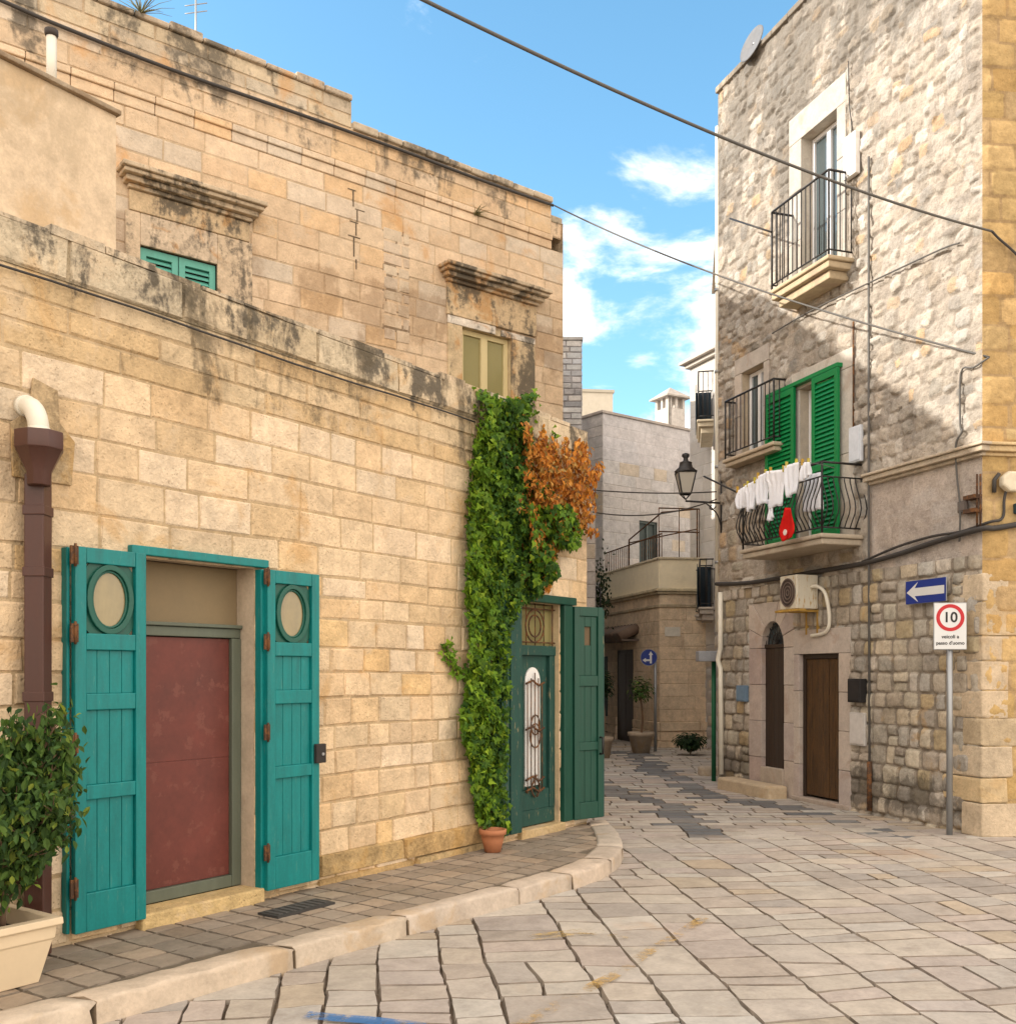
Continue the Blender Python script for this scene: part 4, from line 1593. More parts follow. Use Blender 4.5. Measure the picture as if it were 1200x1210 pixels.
for i in range(nv):
    t0, t1 = rec[i][0] + .008, rec[i + 1][0] - .008
    sub = [t0 + (t1 - t0) * j / 4 for j in range(5)]
    inner = [(ca + ra_ * math.cos(t_), zsp + ra_ * 1.35 * math.sin(t_)) for t_ in sub]
    outer = [ray_to_rect(t_) for t_ in sub]
    for q in ((h_arch[1], h_arch[3]), (h_arch[0], h_arch[3])):
        tq = math.atan2(q[1] - zsp, q[0] - ca)
        for j in range(4):
            if sub[j] < tq < sub[j + 1]:
                outer.insert(j + 1, q)
                break
    mb.prism(RW, outer + inner[::-1], -.2, .024 + .004 * (i % 2), pick(SUR, rng, .05))
mb.build('surround', M['surround'], corner, .006)
mb = MB()
mb.box(RW, o_arch[0], o_arch[1], -.25, .045, .0, o_arch[2], (.38, .32, .26))
mb.build('door_sill', M['surround'], corner, .01)
ad = thing('door', None, None, RW.P(ca, -.07, o_arch[2]))
adopt(ad, corner)
mb = MB()
for i in range(5):
    a_ = o_arch[0] + 2 * ra_ * i / 5
    mb.box(RW, a_ + .002, a_ + 2 * ra_ / 5 - .002, -.11, -.04, o_arch[2], zsp)
mb.box(RW, o_arch[0], o_arch[1], -.11, -.025, zsp + .002, zsp + .05)
mb.build('leaf', M['dark_wood'], ad, .004)
mb = MB()
mb.prism(RW, [(ca + ra_ * 1.02 * math.cos(math.pi * i / 14), zsp + .04 + ra_ * 1.33 * math.sin(math.pi * i / 14)) for i in range(15)], -.10, -.07, (.05, .055, .06))
mb.build('fanlight', M['glass'], ad)
mb = MB()
for i in range(1, 8):
    t_ = math.pi * i / 8
    mb.tube([RW.P(ca, -.05, zsp + .04), RW.P(ca + ra_ * .98 * math.cos(t_), -.05, zsp + .04 + ra_ * 1.3 * math.sin(t_))], .007, 5)
for k in (.45, .75, 1.0):
    mb.tube([RW.P(ca + ra_ * k * math.cos(math.pi * i / 12), -.05, zsp + .04 + ra_ * 1.33 * k * math.sin(math.pi * i / 12)) for i in range(13)], .008, 5)
mb.build('fanlight_grille', M['iron'], ad)
# plank door
wd = thing('door', None, None, RW.P((o_wood[0] + o_wood[1]) / 2, -.1, o_wood[2]))
adopt(wd, corner)
mb = MB()
a_, b_ = o_wood[0] + .05, o_wood[1] - .05
for i in range(6):
    c, d = a_ + (b_ - a_) * i / 6, a_ + (b_ - a_) * (i + 1) / 6
    mb.box(RW, c + .0025, d - .0025, -.09, -.055 + (.006 if i in (2, 3) else 0), .09, o_wood[3] - .06)
mb.build('leaf', M['wood'], wd, .005)
mb = MB()
mb.box(RW, o_wood[0], a_, -.10, -.035, .06, o_wood[3])
mb.box(RW, b_, o_wood[1], -.10, -.035, .06, o_wood[3])
mb.box(RW, a_, b_, -.10, -.034, o_wood[3] - .058, o_wood[3])
mb.build('door_frame', M['dark_wood'], wd, .004)
mb = MB()
mb.box(RW, o_wood[0] - .2, o_wood[1] + .12, -.15, .05, .0, .058, (.36, .3, .25))
mb.build('door_sill', M['surround'], corner, .012)
# windows and the green balcony door
reveal(RW, *o_top, .18, corner, (.50, .45, .38), M['surround'], False)
window(RW, o_top[0] + .01, o_top[1] - .01, o_top[2] + .02, o_top[3] - .01, -.13, M['white_pvc'], corner, M['glass'], .05)
reveal(RW, *o_mid, .16, corner, (.45, .37, .27), M['surround'], False)
window(RW, o_mid[0] + .01, o_mid[1] - .01, o_mid[2] + .02, o_mid[3] - .01, -.10, M['white_pvc'], corner, M['glass'], .05)
reveal(RW, *o_green, .16, corner, (.52, .45, .36), M['surround'], False)
window(RW, o_green[0] + .01, o_green[1] - .01, o_green[2] + .02, o_green[3] - .01, -.11, M['white_pvc'], corner, M['glass'], .05)


def louvre(fr, u0, u1, z0, z1, o, root, mat, slats=True, step=.055):
    sh = thing('shutter', None, None, fr.P((u0 + u1) / 2, o, z0))
    adopt(sh, root)
    mb = MB()
    s_ = .06
    t = .04
    mb.box(fr, u0, u0 + s_, o, o + t, z0, z1)
    mb.box(fr, u1 - s_, u1, o, o + t, z0, z1)
    zm = z0 + (z1 - z0) * .42
    for (c, d) in ((z0, z0 + .12), (zm, zm + .07), (z1 - .08, z1)):
        mb.box(fr, u0 + s_, u1 - s_, o + .001, o + t - .001, c, d)
    mb.build('leaf_frame', mat, sh, .003)
    mb = MB()
    for (c, d) in ((z0 + .12, zm), (zm + .07, z1 - .08)):
        z_ = c
        while z_ < d - .01:
            mb.box(fr, u0 + s_, u1 - s_, o + .004, o + .010, z_, min(z_ + step, d))
            b = len(mb.v)
            p0, p1 = (u0 + s_, u1 - s_)
            mb.v += [tuple(fr.P(p0, o + .034, z_)), tuple(fr.P(p1, o + .034, z_)), tuple(fr.P(p1, o + .010, z_ + step * .8)), tuple(fr.P(p0, o + .010, z_ + step * .8)),
                     tuple(fr.P(p0, o + .034, z_ - .008)), tuple(fr.P(p1, o + .034, z_ - .008)), ]
            mb.f += [(b, b + 1, b + 2, b + 3), (b + 4, b + 5, b + 1, b)]
            mb.c += [(1, 1, 1)] * 2
            mb.sm += [False] * 2
            z_ += step
    mb.build('slats', mat, sh)
    return sh


gw = o_green[1] - o_green[0]
# near leaf stands off the wall, far leaf lies back beside the opening
GN = Frame(tuple(RW.P(o_green[0] + .02, .03, 0).xy), tuple((-RW.d * .72 + RW.n * .69).xy), 1)
lw_ = .40
louvre(RW, o_green[1] + .01, o_green[1] + .64, zb + .02, o_green[3] + .03, .062, corner, M['bright_green'])
louvre(RW, o_green[0] - .10, o_green[0] + .40, zb + .02, o_green[3] + .03, .062, corner, M['bright_green'])
mb = MB()
mb.box(RW, o_green[0] - .10, o_green[1] + .64, .024, .10, o_green[3] + .035, o_green[3] + .085)
mb.build('door_head', M['bright_green'], corner, .004)


def balcony(fr, u0, u1, p, zt, th, root, rail_h, step, col, bulge=0.0, label=None, taper=0.0, name='balcony'):
    bal = thing(name, None, None, fr.P((u0 + u1) / 2, 0, zt))
    if label:
        bal['label'] = label
    adopt(bal, root)
    mb = MB()
    mb.box(fr, u0, u1, .0, p, zt - .05, zt, col)
    mb.box(fr, u0 + .03, u1 - .03, .0, p - .03, zt - th, zt - .051, col)
    if taper:
        mb.box(fr, u0 + .10, u1 - .10, .0, p * .75, zt - th - taper, zt - th - .001, col)
    mb.build('slab', M['surround'], bal, .015)
    mb = MB()
    e = .035
    zr = zt + rail_h
    pts = [fr.P(u0 + e, .0, zr), fr.P(u0 + e, p - e, zr), fr.P(u1 - e, p - e, zr), fr.P(u1 - e, .0, zr)]
    for a_, b_ in zip(pts, pts[1:]):
        mb.tube([a_, b_], .014, 6)
        dn = Vector((0, 0, -rail_h + .07))
        mb.tube([a_ + dn, b_ + dn], .010, 6)
        if bulge:
            dn = Vector((0, 0, -.16))
            mb.tube([a_ + dn, b_ + dn], .009, 6)
    for q in (pts[1], pts[2]):
        mb.tube([q, q - Vector((0, 0, rail_h))], .013, 6)
    runs = [((u0 + e, .02), (u0 + e, p - e), (-1, 0)), ((u0 + e, p - e), (u1 - e, p - e), (0, 1)), ((u1 - e, p - e), (u1 - e, .02), (1, 0))]
    for (a_, b_, on) in runs:
        ln = math.hypot(b_[0] - a_[0], b_[1] - a_[1])
        n_ = max(1, int(round(ln / step)))
        for i in range(n_ + 1):
            x = a_[0] + (b_[0] - a_[0]) * i / n_
            y = a_[1] + (b_[1] - a_[1]) * i / n_
            if not bulge:
                mb.tube([fr.P(x, y, zt + .07), fr.P(x, y, zr)], .0075, 5)
            else:
                prof = [(0, .07), (.35, .14), (.85, .22), (1, .29), (.85, .37), (.25, .52), (0, .60), (0, rail_h - .16)]
                mb.tube([fr.P(x + on[0] * bulge * f_, y + on[1] * bulge * f_, zt + z_) for f_, z_ in prof], .0075, 5)
    mb.build('railing', M['iron'], bal)
    return bal


# top balcony
u0_ = ru(1009.5)
p1 = RW.out_for(978, u0_)
balcony(RW, u0_, ru(907, p1), p1, z1b, .13, corner, .98, .085, (.46, .37, .25), label='top floor balcony with straight black bars', taper=.1)
# middle balcony
p2 = .22
balcony(RW, ru(913, p2), ru(852.5, p2), p2, o_mid[2] - .005, .11, corner, .80, .095, (.46, .38, .28), label='shallow middle balcony with straight bars')
# big balcony with bellied bars
u1_ = ru(1021)
uL = ru(873, fb)
balcony(RW, u1_, uL, fb, zb, .12, corner, .80, .075, (.42, .36, .28), bulge=.10, label='wide balcony with bellied bars and laundry')
# band moulding and roof edge
mb = MB()
for (d0, d1, out) in ((3.70, 3.735, .05), (3.736, 3.79, .10), (3.791, 3.82, .13)):
    mb.box(RW, UN - out, 1.22, .0, out, d0, d1, (.44, .37, .28))
mb.build('band_moulding', M['squared'], corner, .008)
mb = MB()
for i in range(14):
    a_, b_ = UN + (UF - UN) * i / 14, UN + (UF - UN) * (i + 1) / 14
    mb.box(RW, a_ + .002, b_ - .002, -.4, .05, ZR - .075, ZR + rng.uniform(-.005, .01), (.33, .28, .22))
mb.build('roof_edge', M['rubble'], corner, .012)
# the sunless corner face with golden ashlar
RC = Frame(tuple(RW.P(UN, 0, 0).xy), (.985, .13))
CORN = [((0.446, 0.305, 0.138), 4), ((0.429, 0.285, 0.119), 3), ((0.462, 0.325, 0.156), 2), ((0.405, 0.285, 0.149), 1)]
mb = MB()
rubble_field(mb, RC, 0, 6, -.05, 3.71, CORN, (.40, .28, .15), rng, 140, (.22, .31), (.26, .55), .024, .022, (), p=6, warp=.014, soft=.2, fill=(.92, .98), rot=.03, buried=.1, fine=.012, edges=((0, 0),))
rubble_field(mb, RC, 0, 6, 3.82, ZR - .07, CORN, (.36, .25, .13), rng, 170, (.22, .27), (.26, .48), .020, .022, (), p=7, warp=.010, soft=.14, fill=(.93, .975), rot=.02, buried=.12, fine=.010, edges=((0, 0),))
mb.build('corner_wall', M['corner'], corner)
mb = MB()
for (d0, d1, out) in ((3.70, 3.735, .05), (3.736, 3.79, .10), (3.791, 3.82, .13)):
    mb.box(RC, .003, 6, -.05, out - .004, d0, d1, (.52, .39, .22))
mb.build('band_moulding', M['corner'], corner, .008)
mb = MB()
mb.box(RC, .0, 6, -.4, .05, ZR - .075, ZR, (.4, .32, .22))
mb.build('roof_edge', M['corner'], corner, .008)
# bulging quoins at the foot of the corner
mb = MB()
zq = 0
rq = random.Random(2)
while zq < 2.55:
    hq = rq.uniform(.2, .34)
    bulge_ = .008 + .024 * max(0, 1 - zq / 2.0) + rq.uniform(0, .010)
    stl = rq.uniform(.24, .32)
    sl, sr = (stl, .76 - stl) if rq.random() < .5 else (.76 - stl, stl)
    col = pick([((.48, .36, .21), 2), ((.44, .34, .22), 1), ((.47, .38, .27), 1)], rq, .08)
    e_ = .012
    b = len(mb.v)
    diag = (RW.n + RC.n).normalized()
    prof = [RW.P(UN + sl, -.02, 0), RW.P(UN + sl - e_, bulge_, 0), RW.P(UN + .06, bulge_ * 1.1, 0), RW.P(UN, 0, 0) + diag * bulge_ * 1.15, RC.P(.06, bulge_ * 1.1, 0), RC.P(sr - e_, bulge_, 0), RC.P(sr, -.02, 0)]
    for zi, z_ in enumerate((zq + .004, zq + .016, zq + hq - .016, zq + hq - .004)):
        for p_ in prof:
            c0 = RW.P(UN + .1, -.3, 0)
            q_ = c0.lerp(p_, 1 if zi in (1, 2) else .97)
            mb.v.append(tuple(q_ + Vector((rq.uniform(-.007, .007), rq.uniform(-.007, .007), z_))))
    for zi in range(3):
        for k_ in range(6):
            mb.f.append((b + zi * 7 + k_, b + zi * 7 + k_ + 1, b + (zi + 1) * 7 + k_ + 1, b + (zi + 1) * 7 + k_))
            mb.c.append(col)
            mb.sm.append(False)
    zq += hq
mb.build('quoins', M['corner'], corner, .018)
# roof and back
mb = MB()
BX = 7.0
far = RW.P(UF, 0, 0)
FE = Frame(tuple(far.xy), tuple((-RW.n).xy), -1)
mb.quad([RW.P(UN, -.05, ZR - .3), RC.P(6, -.05, ZR - .3), RC.P(6, -8, ZR - .3), RW.P(UF, -8, ZR - .3), RW.P(UF, -.05, ZR - .3)], (.45, .4, .34))
mb.quad([RC.P(6, 0, 0), RC.P(6, -8, 0), RC.P(6, -8, ZR - .1), RC.P(6, 0, ZR - .1)], (.5, .38, .22))
mb.quad([FE.P(0, 0, 0), FE.P(8, 0, 0), FE.P(8, 0, ZR - .08), FE.P(0, 0, ZR - .08)], (.48, .42, .34))
mb.build('body', M['plaster'], corner)

# ------------------------------------------------------------------ houses up the alley
rng = random.Random(31)
GREYS = [((.43, .40, .375), 4), ((.47, .43, .40), 3), ((.40, .37, .35), 2), ((.46, .385, .30), 1)]
# V: white house directly behind the corner house
pV = RW.P(UF, -.08, 0)
VW = Frame(tuple(pV.xy), (.178, 1), -1)
vh = thing('white_house', 'narrow limewashed house just past the corner house with a dark draped balcony', 'house', VW.P(2, 0, 0))
mb = MB()
zv = 8.75
courses(mb, VW, 0, 4.6, -.05, 3.0, GREYS, rng, (.22, .3), (.25, .45), .014, .014, (), (), rubble=.3, mortar=(.38, .34, .3))
mb.build('lower_wall', M['grey'], vh)
mb = MB()
mb.quad([VW.P(0, 0, 3), VW.P(0, 0, zv), VW.P(4.6, 0, zv), VW.P(4.6, 0, 3)], (.62, .57, .5))
mb.quad([VW.P(4.6, 0, 0), VW.P(4.6, 0, zv), VW.P(4.6, -5, zv), VW.P(4.6, -5, 0)], (.6, .55, .48))
mb.quad([VW.P(0, 0, zv), VW.P(0, -5, zv), VW.P(4.6, -5, zv), VW.P(4.6, 0, zv)], (.5, .45, .4))
mb.build('upper_wall', M['white_wall'], vh)
mb = MB()
mb.box(VW, 0, 4.65, -.2, .06, zv, zv + .07, (.4, .33, .26))
mb.build('coping', M['grey'], vh, .01)


def panel_balcony(fr, pxs, zt, p, root, col, lab, drape, rh=.95):
    u0, u1 = sorted(pxs)
    b = balcony(fr, u0, u1, p, zt, .14, root, rh, .10, col, label=lab, taper=.12)
    if drape:
        mb = MB()
        u = u1 + .012 if drape > 0 else u0 - .012
        mb.box(fr, u - .008, u + .008, .02, p, zt + .03, zt + rh - .02, (.04, .055, .07))
        mb.box(fr, u1 - .6, u1, p + .004, p + .016, zt + .03, zt + rh - .02, (.04, .055, .07))
        d = mb.build('privacy_cloth', M['cloth'], b)
    return b


panel_balcony(VW, (VW.u(843), VW.u(843) + 1.5), VW.z(841, 515) + .0, .33, vh, (.5, .43, .32), 'upper balcony with a dark cloth tied to its rail', 1)
panel_balcony(VW, (VW.u(843) + .1, VW.u(843) + 1.4), VW.z(841, 722), .30, vh, (.4, .35, .3), 'lower balcony screened with black cloth', 1)
dp = thing('downpipe', 'beige downpipe on the white house beside the corner of the rubble house', 'pipe', VW.P(.3, .05, 3))
mb = MB()
mb.tube([VW.P(.32, .06, 2.2), VW.P(.32, .06, VW.z(844, 297))], .042, 10)
mb.build('pipe', M['pvc'], dp)
for z_ in (3.2, 4.6, 6.0, 7.2):
    mb = MB()
    mb.tube([VW.P(.32, .06, z_), VW.P(.32, .06, z_ + .04)], .05, 10)
    mb.build('bracket', M['zinc'], dp)

# W: pale house further on, turned to the sun
WO = at(815, HY, 22.3)
WW = Frame(tuple(WO.xy), (.42, -1), 1)
wh = thing('pale_house', 'pale sunlit house with a small cornice closing the right side of the alley', 'house', WW.P(.4, 0, 0))
zw = WW.z(815, 436)
mb = MB()
courses(mb, WW, 0, 3.2, 2.2, zw, [((.60, .565, .52), 3), ((.56, .52, .47), 2)], rng, (.26, .3), (.4, .6), .005, .004, (), (), mortar=(.57, .53, .48), jit=.04)
courses(mb, WW, 0, 3.2, -.05, 2.2, GREYS, rng, (.22, .3), (.25, .45), .014, .014, (), (), rubble=.3, mortar=(.36, .33, .3))
mb.quad([WW.P(0, 0, 0), WW.P(0, 0, zw), WW.P(0, -4, zw), WW.P(0, -4, 0)], (.5, .46, .42))
mb.quad([WW.P(0, 0, zw), WW.P(3.2, 0, zw), WW.P(3.2, -4, zw), WW.P(0, -4, zw)], (.5, .46, .42))
mb.build('wall', M['white_wall'], wh)
mb = MB()
mb.box(WW, -.08, 3.2, -.2, .10, zw, zw + .08, (.55, .5, .44))
mb.box(WW, -.16, 3.2, -.2, .20, zw + .081, zw + .15, (.5, .45, .4))
mb.build('cornice', M['white_wall'], wh, .015)
balcony(WW, .02, 1.0, .25, WW.z(818, 728), .12, wh, .95, .10, (.45, .41, .36), label='small balcony with plain black bars')
mb = MB()
mb.box(WW, .28, .42, .004, .02, 1.6 + (HY - 815) / F * 22, 1.6 + (HY - 790) / F * 22, (.03, .025, .02))
mb.build('window', M['col'], wh)

# C: low corner house with the rendered terrace parapet
CO = ground(779, 884)
CL = Frame(tuple(CO.xy), (-.238, 1), -1)
CR = Frame(tuple(CO.xy), (1, .16), 1)
ch = thing('terrace_house', 'low stone corner house with a cream rendered terrace parapet at the end of the alley', 'house', tuple(CO))
TAN = [((.66, .52, .37), 4), ((.68, .54, .385), 3), ((.63, .49, .345), 2)]
zp_ = CL.z(779, 661)
zm_ = CL.z(779, 702)
cd = (CL.u(748), CL.u(729), -.2, CL.z(740, 768))
mb = MB()
courses(mb, CL, 0, 5.5, .55, zm_, TAN, rng, (.27, .31), (.5, .8), .004, .006, (cd,), (), mortar=(.56, .43, .3), jit=.03)
courses(mb, CL, 0, 5.5, -.05, .55, TAN, rng, (.28, .3), (.6, .9), .006, .035, (cd,), (), mortar=(.5, .39, .27), jit=.04)
courses(mb, CR, 0, 3.5, .55, zm_, TAN, rng, (.27, .31), (.5, .8), .004, .006, (), (), mortar=(.56, .43, .3), jit=.03)
courses(mb, CR, 0, 3.5, -.05, .55, TAN, rng, (.28, .3), (.6, .9), .006, .035, (), (), mortar=(.5, .39, .27), jit=.04)
mb.build('wall', M['corner'], ch)
mb = MB()
for fr, ln in ((CL, 5.5), (CR, 3.5)):
    mb.box(fr, 0, ln, -.15, .02, zm_ + .12, zp_, (.76, .67, .49))
mb.build('parapet', M['cream'], ch, .006)
mb = MB()
for fr, ln in ((CL, 5.5), (CR, 3.5)):
    mb.box(fr, -.06, ln, -.2, .07, zm_, zm_ + .055, (.45, .37, .25))
    mb.box(fr, -.10, ln, -.2, .11, zm_ + .056, zm_ + .119, (.50, .42, .28))
    mb.box(fr, -.03, ln, -.2, .05, zp_ + .001, zp_ + .05, (.50, .43, .31))
    mb.box(fr, -.02, ln, -.2, .03, zm_ - .28, zm_ - .22, (.42, .34, .23))
mb.build('moulding', M['squared'], ch, .01)
mb = MB()
mb.quad([CL.P(0, -.1, zm_ + .1), CL.P(5.5, -.1, zm_ + .1), CL.P(5.5, -4, zm_ + .1), CR.P(3.5, -.1, zm_ + .1)], (.3, .27, .22))
mb.build('terrace_floor', M['plaster'], ch)
mb = MB()
mb.box(CL, cd[0] - .05, cd[1] + .2, -.2, -.035, -.04, cd[3] + .08)
mb.box(CL, cd[0] + .02, (cd[0] + cd[1]) / 2 - .01, -.034, -.015, .1, cd[3] - .08)
mb.box(CL, (cd[0] + cd[1]) / 2 + .01, cd[1] - .02, -.034, -.015, .1, cd[3] - .08)
mb.build('door', M['dark_wood'], ch, .006)
mb = MB()
mb.box(CL, CL.u(718), CL.u(714), -.1, .016, 0, 2.0, (.02, .03, .02))
mb.build('door', M['col'], ch)
mb = MB()                                                   # little tiled canopy
ca0, ca1 = CL.u(755), CL.u(710)
za = CL.z(740, 752)
nt = 12
for i in range(nt):
    a_, b_ = ca0 + (ca1 - ca0) * i / nt, ca0 + (ca1 - ca0) * (i + 1) / nt
    m_ = (a_ + b_) / 2
    pts0 = [CL.P(m_, .0, za + .16), CL.P(m_, .45, za - .06)]
    mb.tube(pts0, (b_ - a_) * .55, 8, pick([((.16, .11, .08), 1), ((.13, .10, .08), 1)], rng))
mb.box(CL, ca0, ca1, .0, .42, za - .13, za - .09, (.13, .1, .08))
mb.build('canopy', M['col'], ch)
# terrace rails
mb = MB()
tz = zp_ + .05
for (fr, a_, b_) in ((CL, 0.0, 3.8), (CR, 0, .9)):
    for hz in (.55, 1.05) if fr is CR else (.5,):
        mb.tube([fr.P(a_, -.05, tz + hz), fr.P(b_, -.05, tz + hz)], .016, 6)
    n_ = int((b_ - a_) / (.13 if fr is CL else .45))
    for i in range(n_ + 1):
        x = a_ + (b_ - a_) * i / n_
        if fr is CL and 1.2 < x < 2.0:
            continue
        mb.tube([fr.P(x, -.05, tz - .02), fr.P(x, -.05, tz + (.5 if fr is CL else 1.05))], .010, 5)
q0, q1 = CL.P(2.0, -.05, tz), CL.P(0.0, -.05, tz)
mb.tube([q0, q0 + Vector((0, 0, .62)), q1 + Vector((0, 0, .95)), CR.P(.85, -.05, tz + 1.05)], .018, 6)
mb.tube([q0 + Vector((0, 0, .55)), CR.P(.85, -.05, tz + .62)], .014, 6)
mb.tube([CR.P(.85, -.05, tz), CR.P(.85, -.05, tz + 1.05)], .016, 6)
mb.build('terrace_railing', M['rust'], ch)
mb = MB()
mb.box(CR, CR.u(785), CR.u(803), .004, .02, CR.z(794, 752), CR.z(794, 741), (.62, .58, .50))
tag(mb.build('street_plaque', M['col'], origin=CR.P(.2, 0, 2.4)), 'small white street name plaque on the terrace house corner', 'plaque')

# B: the grey house behind the terrace
YB = 25.2
BO = at(712, HY, YB)
BF = Frame(tuple(BO.xy), (1.3, 1))
BL = Frame(tuple(BO.xy), (-1, 1.3), -1)
bh = thing('grey_house', 'tall grey blank stone house standing behind the cream terrace', 'house', BF.P(1.5, 0, 0))
zb2 = BF.z(712, 488)
bw_ = (BF.u(755), BF.u(776), 3.6, BF.z(765, 616))
mb = MB()
courses(mb, BF, 0, 9, 2.5, 6.9, GREYS, rng, (.26, .32), (.4, .7), .004, .005, (bw_,), (), mortar=(.42, .385, .35), jit=.05)
courses(mb, BF, 0, 9, 6.9, zb2, [((.47, .44, .43), 1)], rng, (.3, .35), (1, 2), .002, .003, (), (), mortar=(.46, .43, .42), jit=.03)
courses(mb, BL, 0, 6, -.05, zb2, GREYS, rng, (.26, .32), (.4, .7), .006, .006, (), (), mortar=(.40, .37, .34), jit=.06)
mb.quad([BF.P(0, 0, zb2 - .05), BF.P(9, 0, zb2 - .05), BF.P(9, -6, zb2 - .05), BF.P(0, -6, zb2 - .05)], (.4, .37, .34))
mb.build('wall', M['grey'], bh)
mb = MB()
mb.box(BF, -.05, 9, -.2, .04, zb2, zb2 + .07, (.36, .31, .27))
mb.box(BL, .0, 6, -.2, .04, zb2 + .001, zb2 + .071, (.36, .31, .27))
mb.build('coping', M['grey'], bh, .01)
mb = MB()
mb.box(BF, bw_[0] - .12, bw_[1] + .12, -.12, -.08, bw_[2], bw_[3] + .1, (.06, .075, .07))
um = (bw_[0] + bw_[1]) / 2
for a_ in (bw_[0], um - .02, bw_[1] - .05):
    mb.box(BF, a_, a_ + .05, -.079, -.04, bw_[2], bw_[3] - .06, (.11, .13, .12))
mb.box(BF, bw_[0], bw_[1], -.079, -.041, bw_[3] - .06, bw_[3], (.11, .13, .12))
mb.build('terrace_door', M['col'], bh)

# chimney with arched vents
cy = 27.2
cc = at(800, HY, cy)
cht = thing('chimney', 'square pale stone chimney with arched vents and a little pitched cap', 'chimney', (cc.x, cc.y, 7))
hw = 17 / F * cy
zc0, zc1 = 7.3, at(800, 484, cy).z
CF = Frame((cc.x - hw * .75, cc.y - hw * .75), (1, .55))
CS = Frame((cc.x - hw * .75, cc.y - hw * .75), (-.55, 1), -1)
cw = hw * 1.45
mb = MB()
stc = (.50, .46, .42)
for fr in (CF, CS):
    mb.box(fr, .0, cw, -.12, .0 if fr is CF else .001, zc0, zc1, stc)
    for a_ in (.0, cw * .43, cw - .14 * cw):
        mb.box(fr, a_, a_ + .14 * cw, -.12, .0 if fr is CF else .001, zc1 + .001, zc1 + .28, stc)
mb.box(CF, cw - .12, cw, -cw, -.121, zc0, zc1 + .28, stc)
mb.box(CF, .121, cw - .121, -cw, -cw + .1, zc0, zc1, stc)
mb.build('stack', M['grey'], cht)
mb = MB()
b_ = .12
ap = CF.P(cw / 2, -cw / 2, zc1 + .62)
cs = [CF.P(-b_, b_, zc1 + .32), CF.P(cw + b_, b_, zc1 + .32), CF.P(cw + b_, -cw - b_, zc1 + .32), CF.P(-b_, -cw - b_, zc1 + .32)]
cl_ = [p - Vector((0, 0, .04)) for p in cs]
for i in range(4):
    mb.quad([cs[i], cs[(i + 1) % 4], ap], (.40, .36, .32))
    mb.quad([cl_[i], cl_[(i + 1) % 4], cs[(i + 1) % 4], cs[i]], (.40, .36, .32))
mb.quad(cl_, (.4, .36, .32))
mb.build('cap', M['grey'], cht)

# grey brick stair tower and the far cream block
ty = 21.5
tl, tr = at(655, HY, ty), at(687, HY, ty)
TF = Frame(tuple(tl.xy), (1, 0))
tw = thing('stair_tower', 'grey brick tower with dark joints rising behind the end of the tall house', 'tower', (tl.x + .2, tl.y, 0))
ztw = at(687, 402, ty).z
mb = MB()
courses(mb, TF, -5.0, (tr - tl).x, 3, ztw, [((.33, .325, .33), 3), ((.28, .275, .28), 2), ((.38, .37, .36), 2)], rng, (.12, .14), (.2, .34), .016, .014, (), (), mortar=(.2, .19, .19), jit=.12)  # unseen left run and rear depth added to shade the terrace house
TS = Frame(tuple(tr.xy), (0, 1))
courses(mb, TS, 0, 4.4, 0, ztw, [((.33, .325, .33), 3)], rng, (.12, .14), (.2, .34), .016, .014, (), (), mortar=(.2, .19, .19), jit=.12)
mb.build('wall', M['grey'], tw)
mb = MB()
mb.box(TF, -5.0, (tr - tl).x + .03, -4.4, .03, ztw, ztw + .07, (.3, .29, .28))
mb.build('coping', M['grey'], tw, .01)
fy = 36
fl, fr_ = at(668, HY, fy), at(725, HY, fy)
FF = Frame(tuple(fl.xy), (1, .12))
fbk = thing('far_block', 'plain cream rendered block far beyond the grey house roof', 'building', (fl.x + 1, fl.y, 0))
zf = at(687, 459, fy).z
mb = MB()
wfl = (fr_ - fl).x
mb.box(FF, 0, wfl, -6, 0, 5, zf - .1, (.56, .51, .42))
mb.build('wall', M['cream'], fbk)
mb = MB()
mb.box(FF, -.05, wfl + .05, -6, .05, zf - .099, zf, (.46, .42, .34))
mb.build('coping', M['cream'], fbk)

# D: the house on the left of the alley behind the green door
DO = ground(703, 890)
DW = Frame((DO.x, DO.y), (.08, 1))
dh = thing('shaded_house', 'dark shaded stone house in the gap behind the green corner door', 'house', tuple(DO))
mb = MB()
courses(mb, DW, 0, 3.2, -.05, 5.0, GREYS, rng, (.26, .32), (.4, .7), .010, .010, (), (), mortar=(.3, .27, .25), jit=.06)
DS = Frame((DO.x, DO.y), (-1, .05), -1)
courses(mb, DS, 0, 3, -.05, 5.0, GREYS, rng, (.26, .32), (.4, .7), .010, .010, (), (), mortar=(.3, .27, .25), jit=.06)
mb.build('wall', M['grey'], dh)
balcony(DW, .1, 1.6, .14, at(703, 730, DO.y).z, .1, dh, .6, .1, (.3, .28, .26), label='narrow dark balcony')

